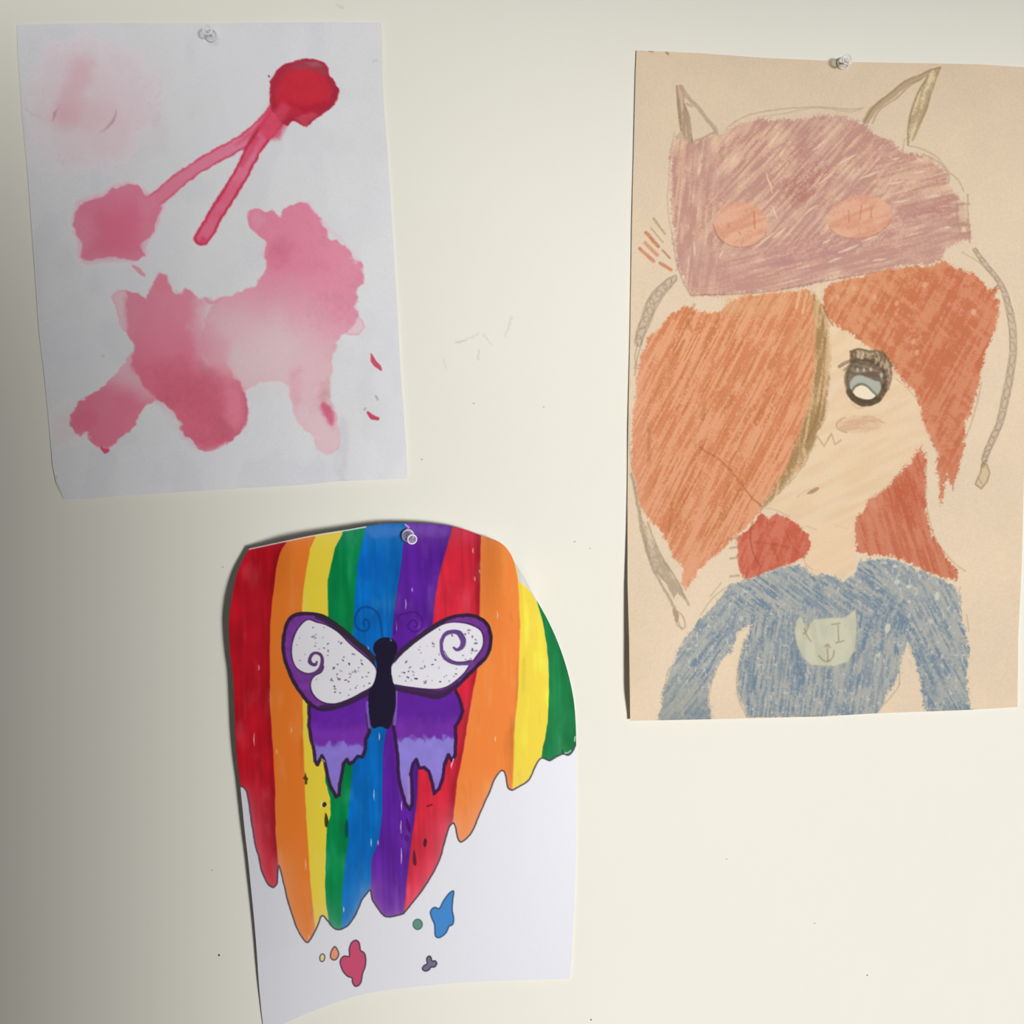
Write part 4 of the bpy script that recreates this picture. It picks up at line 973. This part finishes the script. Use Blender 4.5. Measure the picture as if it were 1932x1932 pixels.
    braid([(1274, 524), (1260, 536), (1241, 556), (1228, 578), (1219, 603), (1209, 628), (1203, 648)], [9, 16, 21, 21, 19, 17, 12], BR1, 9, 1)
    pencil([(1203, 648), (1198, 672), (1201, 690), (1197, 708)], 2, (150, 132, 108), .7)
    pencil([(1212, 640), (1205, 665), (1197, 695)], 2, (150, 132, 108), .7)
    S.fill([(1190, 880), (1197, 900), (1208, 960), (1222, 1000), (1245, 1045), (1270, 1082), (1285, 1110), (1300, 1142), (1278, 1118), (1272, 1130), (1262, 1110), (1240, 1082), (1225, 1050), (1212, 1005), (1203, 955)], two((218, 196, 168), (178, 160, 136), 64, 34, 5, 561), soft=2, amp=2.5, alpha=.9, idn=BR3)
    pencil([(1191, 894), (1204, 956), (1212, 1008), (1229, 1066), (1253, 1111), (1274, 1148)], 4, (152, 136, 110), .8, amp=2)
    pencil([(1222, 985), (1238, 1030), (1253, 1059), (1274, 1090), (1299, 1141)], 3.2, (160, 142, 116), .75, amp=2)
    pencil([(1216, 1020), (1230, 1062), (1250, 1090)], 4, (160, 144, 120), .6, amp=2)
    pencil([(1186, 780), (1187, 840), (1193, 890), (1200, 940)], 1.6, (170, 150, 124), .6)
    S.stroke([(1271, 1150), (1276, 1160), (1278, 1172)], [5, 9, 5], (160, 138, 112), alpha=.75, soft=1.5, amp=2, idn=BR3)
    pencil([(1276, 1152), (1286, 1160), (1293, 1176), (1290, 1186), (1279, 1180), (1274, 1168)], 2.2, (168, 142, 118), .8)
    pencil([(1281, 1176), (1287, 1188)], 2, (168, 142, 118), .7)
    braid([(1838, 470), (1859, 499), (1888, 536), (1902, 575), (1910, 617), (1911, 668), (1905, 710), (1897, 751), (1887, 795), (1874, 826), (1863, 850), (1857, 869)], [6, 9, 8, 11, 13, 13, 13, 14, 12, 12, 11, 10], BR2, 22, 2)
    pencil([(1815, 476), (1840, 490), (1865, 510), (1884, 532)], 2, (166, 146, 112), .6)
    S.fill([(1853, 876), (1864, 876), (1867, 895), (1862, 910), (1851, 922), (1839, 914), (1847, 898)], (206, 184, 150), soft=1.5, alpha=.8, idn=BR2)
    pencil([(1853, 874), (1850, 890), (1840, 913), (1851, 922), (1863, 908), (1867, 892), (1862, 876), (1853, 874)], 2.2, (140, 120, 92), .85, smooth=False)
    pencil([(1846, 902), (1852, 912)], 2, (150, 130, 100), .7)
    pencil([(1860, 870), (1854, 880)], 5, (146, 124, 96), .7)
    # ------- red and brown tick marks beside the hat
    for (ax, ay, bx_, by_, w, col) in [(1219, 439, 1242, 465, 5, (190, 102, 66)), (1217, 458, 1240, 481, 5, (204, 132, 98)), (1207, 469, 1233, 493, 5, (198, 116, 82)), (1245, 496, 1266, 509, 4.5, (196, 108, 78)), (1250, 472, 1264, 487, 2.6, (168, 108, 70)), (1228, 430, 1251, 457, 2, (176, 146, 108)), (1233, 412, 1254, 441, 3.2, (174, 142, 104))]:
        pencil([(ax, ay), (bx_, by_)], w, col, .95)
    # two tiny specks at the top edge
    pencil([(1225, 96), (1231, 97)], 3, (120, 100, 70), .8); pencil([(1257, 98), (1260, 102)], 3.4, (120, 96, 66), .8)
    # ------- blue sweater
    shirt = [(1241, 1362), (1249, 1311), (1270, 1248), (1291, 1207), (1320, 1170), (1349, 1141), (1376, 1106), (1398, 1099), (1430, 1086), (1471, 1072), (1508, 1064), (1533, 1085), (1563, 1083), (1590, 1096), (1612, 1086), (1623, 1058), (1677, 1052), (1718, 1068), (1760, 1085), (1795, 1102), (1811, 1124), (1816, 1170), (1824, 1197), (1828, 1238), (1824, 1280), (1830, 1331), (1831, 1345), (1745, 1347), (1741, 1311), (1733, 1269), (1722, 1234), (1712, 1213), (1706, 1224), (1698, 1269), (1685, 1292), (1669, 1321), (1652, 1350), (1532, 1354), (1409, 1352), (1407, 1333), (1396, 1325), (1392, 1300), (1394, 1248), (1405, 1207), (1421, 1176), (1392, 1190), (1380, 1228), (1359, 1248), (1349, 1269), (1338, 1300), (1336, 1331), (1343, 1362)]
    def shirtcol(px, py):
        wl = sstep(1420, 1340, px); wr = sstep(1690, 1740, px); wn = sstep(1180, 1130, py) * (1 - wl) * (1 - wr); wm = np.clip(1 - wl - wr - wn, 0, 1)
        def st(a, sd): return .6 * aniso(px, py, a, 36, 3.4, sd) + .4 * aniso(px, py, a, 20, 6, sd + 2)
        s = wl * st(-52, 601) + wr * st(62, 611) + wn * st(38, 621) + wm * st(-82, 631)
        s = s + .6 * (grain(px, py) - .5) + .35 * (fbm(px / 45, py / 45, 641, 3) - .5)
        t = sstep(.3, .75, s)[:, None]
        c = np.array([174, 175, 170.]) * (1 - t) + np.array([140, 151, 160.]) * t
        dk = (sstep(.55, .78, .6 * s + .4 * fbm(px / 40, py / 60, 651, 3)) * .7)[:, None]
        c = c * (1 - dk) + np.array([110, 131, 152.]) * dk
        wsp = (sstep(.68, .84, vnoise(px / 4 + 3, py / 6, 661) * .75 + .25 * grain(px, py)) * .75)[:, None]
        c = c * (1 - wsp) + np.array([204, 202, 192.]) * wsp
        gy = (sstep(1250, 1330, py) * sstep(1400, 1300, px) * .45)[:, None]
        return c * (1 - gy) + np.array([156, 156, 148.]) * gy
    S.fill(shirt, shirtcol, soft=2.8, amp=3.5, scale=9, idn=SHIRT, rough=5)
    for pl, an in (([(1470, 1085), (1530, 1100), (1600, 1150), (1560, 1165), (1500, 1120)], 36), ([(1640, 1130), (1690, 1110), (1720, 1180), (1700, 1210), (1650, 1200), (1630, 1180)], -70), ([(1700, 1190), (1730, 1200), (1770, 1280), (1760, 1320), (1735, 1260)], 66), ([(1600, 1240), (1640, 1180), (1640, 1290), (1600, 1310)], -78), ([(1490, 1150), (1510, 1210), (1530, 1270), (1500, 1300), (1480, 1240)], 85), ([(1400, 1250), (1420, 1230), (1430, 1320), (1400, 1310)], 90), ([(1300, 1345), (1335, 1335), (1340, 1358), (1300, 1358)], 10), ([(1350, 1180), (1400, 1140), (1380, 1200), (1330, 1240)], -60)):
        S.fill(pl, (98, 122, 148), soft=14, amp=10, scale=12, alpha=.5, tex=crayon(an, 40, 5, 0, 1, 671))
    for (px_, py_, rx, ry, an) in ((1674, 1185, 5, 9, 10), (1692, 1098, 6, 4, 0), (1658, 1236, 3, 5, 20), (1715, 1135, 3, 3, 0), (1768, 1125, 5, 8, 0), (1715, 1107, 5, 4, 0), (1688, 1068, 5, 3, 0)):
        S.fill(ell(px_, py_, rx, ry, an), (212, 210, 196), soft=1.6, amp=1.5, alpha=.8)
    for pth in ([(1360, 1100), (1340, 1125)], [(1405, 1205), (1396, 1245), (1390, 1290), (1396, 1325), (1408, 1350)], [(1376, 1104), (1345, 1128), (1322, 1160)], [(1252, 1300), (1262, 1262)], [(1346, 1270), (1338, 1310), (1338, 1340)], [(1697, 1268), (1697, 1292)], [(1824, 1160), (1828, 1190)], [(1812, 1108), (1808, 1118)], [(1652, 1345), (1685, 1310), (1697, 1290)]):
        pencil(pth, 1.8, (150, 140, 118), .6)
    pencil([(1340, 1357), (1300, 1359), (1250, 1360)], 3, (110, 118, 122), .7)
    pencil([(1836, 1340), (1790, 1342), (1750, 1344)], 3, (100, 104, 104), .7)
    pencil([(1545, 1351), (1460, 1351), (1410, 1352)], 2.4, (140, 140, 132), .7)
    # cat face patch on the chest
    cat = [(1502, 1172), (1511, 1161), (1521, 1184), (1535, 1168), (1553, 1167), (1594, 1165), (1614, 1150), (1617, 1176), (1613, 1228), (1600, 1249), (1573, 1257), (1532, 1256), (1515, 1240), (1503, 1215), (1500, 1195)]
    S.fill(cat, two((205, 203, 182), (194, 194, 172), 80, 40, 9, 681, .25), soft=1.8, amp=2.5, idn=CAT)
    cp = np.array(cat + cat[:1], float)
    pencil(cp, 1.6, (150, 150, 130), .45, smooth=False)
    for pth in ([(1581, 1180), (1582, 1210)], [(1570, 1178), (1584, 1176)], [(1577, 1213), (1592, 1209)], [(1561, 1217), (1562, 1248)], [(1545, 1237), (1554, 1246), (1562, 1248), (1571, 1240), (1574, 1228)], [(1518, 1186), (1522, 1198), (1530, 1210)], [(1526, 1180), (1522, 1190), (1516, 1196)], [(1556, 1220), (1562, 1216), (1566, 1222)]):
        pencil(pth, 2, (140, 126, 92), .85)
    d = .0008 + .0006 * fbm(x / 200, y / 200, 58, 2)
    d += .0055 * sstep(880, 1300, y) * sstep(1420, 1180, x) * (1 - .55 * sstep(1300, 1360, y))
    d += .0016 * sstep(1600, 1930, x) * (0.5 + 0.5 * np.sin((y - 200) / 260))
    parts = {0: ('paper_sheet', 'tan construction paper'), HAT: ('drawn_hat', 'mauve hat with two pink ovals'), HAIR1: ('drawn_hair', 'orange hair lock over one eye'),
             HAIR2: ('drawn_hair', 'red-brown side lock'), HAIR3: ('drawn_hair', 'red lock behind the neck'), HAIR4: ('drawn_hair', 'small red patch by the neck'),
             FACE: ('drawn_face', None), EYE: ('drawn_eye', 'large grey-blue eye with lashes'), SHIRT: ('drawn_sweater', 'blue-grey sweater'), CAT: ('drawn_patch', 'pale cat face on the sweater'),
             BR1: ('drawn_braid', None), BR2: ('drawn_braid', None), BR3: ('drawn_braid', 'loose grey end of the braid'), STRIP: ('drawn_hair', 'brown parting strand'), BLUSH: ('drawn_blush', 'pink cheek oval'),
             EAR1: ('drawn_ear', None), EAR2: ('drawn_ear', None)}
    root = S.build('pencil_drawing', parts, d, M_craft, .0003, {EYE: FACE, BLUSH: FACE, CAT: SHIRT, EAR1: HAT, EAR2: HAT})
    tag(root, 'coloured pencil drawing of a red-haired figure in a cat-eared hat on tan paper', 'drawing')
    return S, d

S1, D1 = paint_pink()
S2, D2 = paint_rainbow()
S3, D3 = paint_girl()

# ------------------------------------------------------------------ clear push pins
def glass_mat():
    m, N, L = new_mat('clear_plastic')
    b = N['Principled BSDF']
    b.inputs['Base Color'].default_value = (0.97, 0.98, 0.97, 1)
    b.inputs['Roughness'].default_value = 0.1
    b.inputs['IOR'].default_value = 1.49
    b.inputs['Alpha'].default_value = 0.16
    tc = N.new('ShaderNodeTexCoord'); nz = N.new('ShaderNodeTexNoise'); nz.inputs['Scale'].default_value = 400
    L.new(tc.outputs['Object'], nz.inputs['Vector'])
    bp = N.new('ShaderNodeBump'); bp.inputs['Strength'].default_value = 0.05; bp.inputs['Distance'].default_value = 0.0002
    L.new(nz.outputs['Fac'], bp.inputs['Height']); L.new(bp.outputs['Normal'], b.inputs['Normal'])
    return m
M_glass = glass_mat()
M_rim = plain_mat('rim_glint_white', (252, 253, 252), 0.25, noise=.01)  # white colour standing in for light caught in the clear plastic edges
M_rim.node_tree.nodes['Principled BSDF'].inputs['Alpha'].default_value = .72
M_steel = plain_mat('needle_steel', (190, 190, 192), 0.25, 1.0)

def lathe(name, prof, mat, parent, seg=32, cap=True):
    """turn a (radius, height) profile about +Z"""
    V, F = [], []
    for r, h in prof:
        for k in range(seg):
            a = 2 * math.pi * k / seg
            V.append((r * math.cos(a), r * math.sin(a), h))
    n = len(prof)
    for i in range(n - 1):
        for k in range(seg):
            k2 = (k + 1) % seg
            F.append((i * seg + k, i * seg + k2, (i + 1) * seg + k2, (i + 1) * seg + k))
    if cap:
        F.append(tuple(range(seg - 1, -1, -1))); F.append(tuple((n - 1) * seg + k for k in range(seg)))
    me = bpy.data.meshes.new(name); me.from_pydata(V, [], F); me.update()
    me.polygons.foreach_set('use_smooth', [len(p.vertices) == 4 for p in me.polygons])
    me.materials.append(mat)
    o = bpy.data.objects.new(name, me); COL.objects.link(o); o.parent = parent
    return o

def world_of(px, py, d):
    k = (DCAM - d) / DCAM
    return np.array([(px - 966) * PX * k, -d, CZ - (py - 966) * PX * k])

def push_pin(head, base, sheet, depth, label):
    i = int(np.argmin((sheet.x - base[0]) ** 2 + (sheet.y - base[1]) ** 2))
    d0 = float(depth[i]) + 0.0004
    p0 = world_of(base[0], base[1], d0)
    p1 = world_of(head[0], head[1], d0 + 0.0105)
    import mathutils
    ax = mathutils.Vector(p1 - p0); h = ax.length; ax.normalize()
    r = bpy.data.objects.new('push_pin', None); COL.objects.link(r)
    r.empty_display_size = 0.01
    r.location = p0
    r.rotation_euler = ax.to_track_quat('Z', 'Y').to_euler()
    m = 0.001
    lathe('pin_body', [(1.0 * m, 0.0), (3.5 * m, 0.05 * m), (3.8 * m, .5 * m), (3.7 * m, 1.1 * m), (2.7 * m, 1.5 * m), (2.15 * m, 2.3 * m), (1.95 * m, 3.8 * m), (1.95 * m, h - 3.6 * m), (2.2 * m, h - 2.4 * m),
                       (2.75 * m, h - 1.6 * m), (3.0 * m, h - 1.2 * m), (3.0 * m, h - .4 * m), (2.75 * m, h - .1 * m), (2.4 * m, h), (2.1 * m, h - .25 * m), (0.6 * m, h - .35 * m)], M_glass, r)
    rim = [(2.25, -1.0), (2.6, -1.15), (3.05, -1.05), (3.15, -.6), (3.05, -.15), (2.7, 0.03), (2.3, -.05)]
    lathe('pin_rim_glint', [(a * m, h + b * m) for a, b in rim], M_rim, r, cap=False)  # added white ring, paints the bright edge of the clear head
    lathe('pin_collar_glint', [(3.0 * m, 0.1 * m), (3.75 * m, .2 * m), (3.95 * m, .6 * m), (3.75 * m, 1.05 * m), (3.2 * m, 1.25 * m)], M_rim, r, cap=False)  # added white ring, paints the highlight on the clear collar
    # the needle runs from inside the body through the sheet to the wall
    lathe('pin_needle', [(.1 * m, -d0 - .003), (.5 * m, -d0 - .001), (.5 * m, 0.0045), (.1 * m, 0.005)], M_steel, r, 12)
    tag(r, label, 'push pin', 'clear push pins')
    return r

push_pin((391, 56), (399, 68), S1, D1, 'clear plastic push pin at the top of the pink watercolor')
push_pin((1599, 112), (1591, 120), S3, D3, 'clear plastic push pin at the top of the pencil drawing on tan paper')
push_pin((778, 1018), (769, 1010), S2, D2, 'clear plastic push pin through the purple stripe of the rainbow sheet')
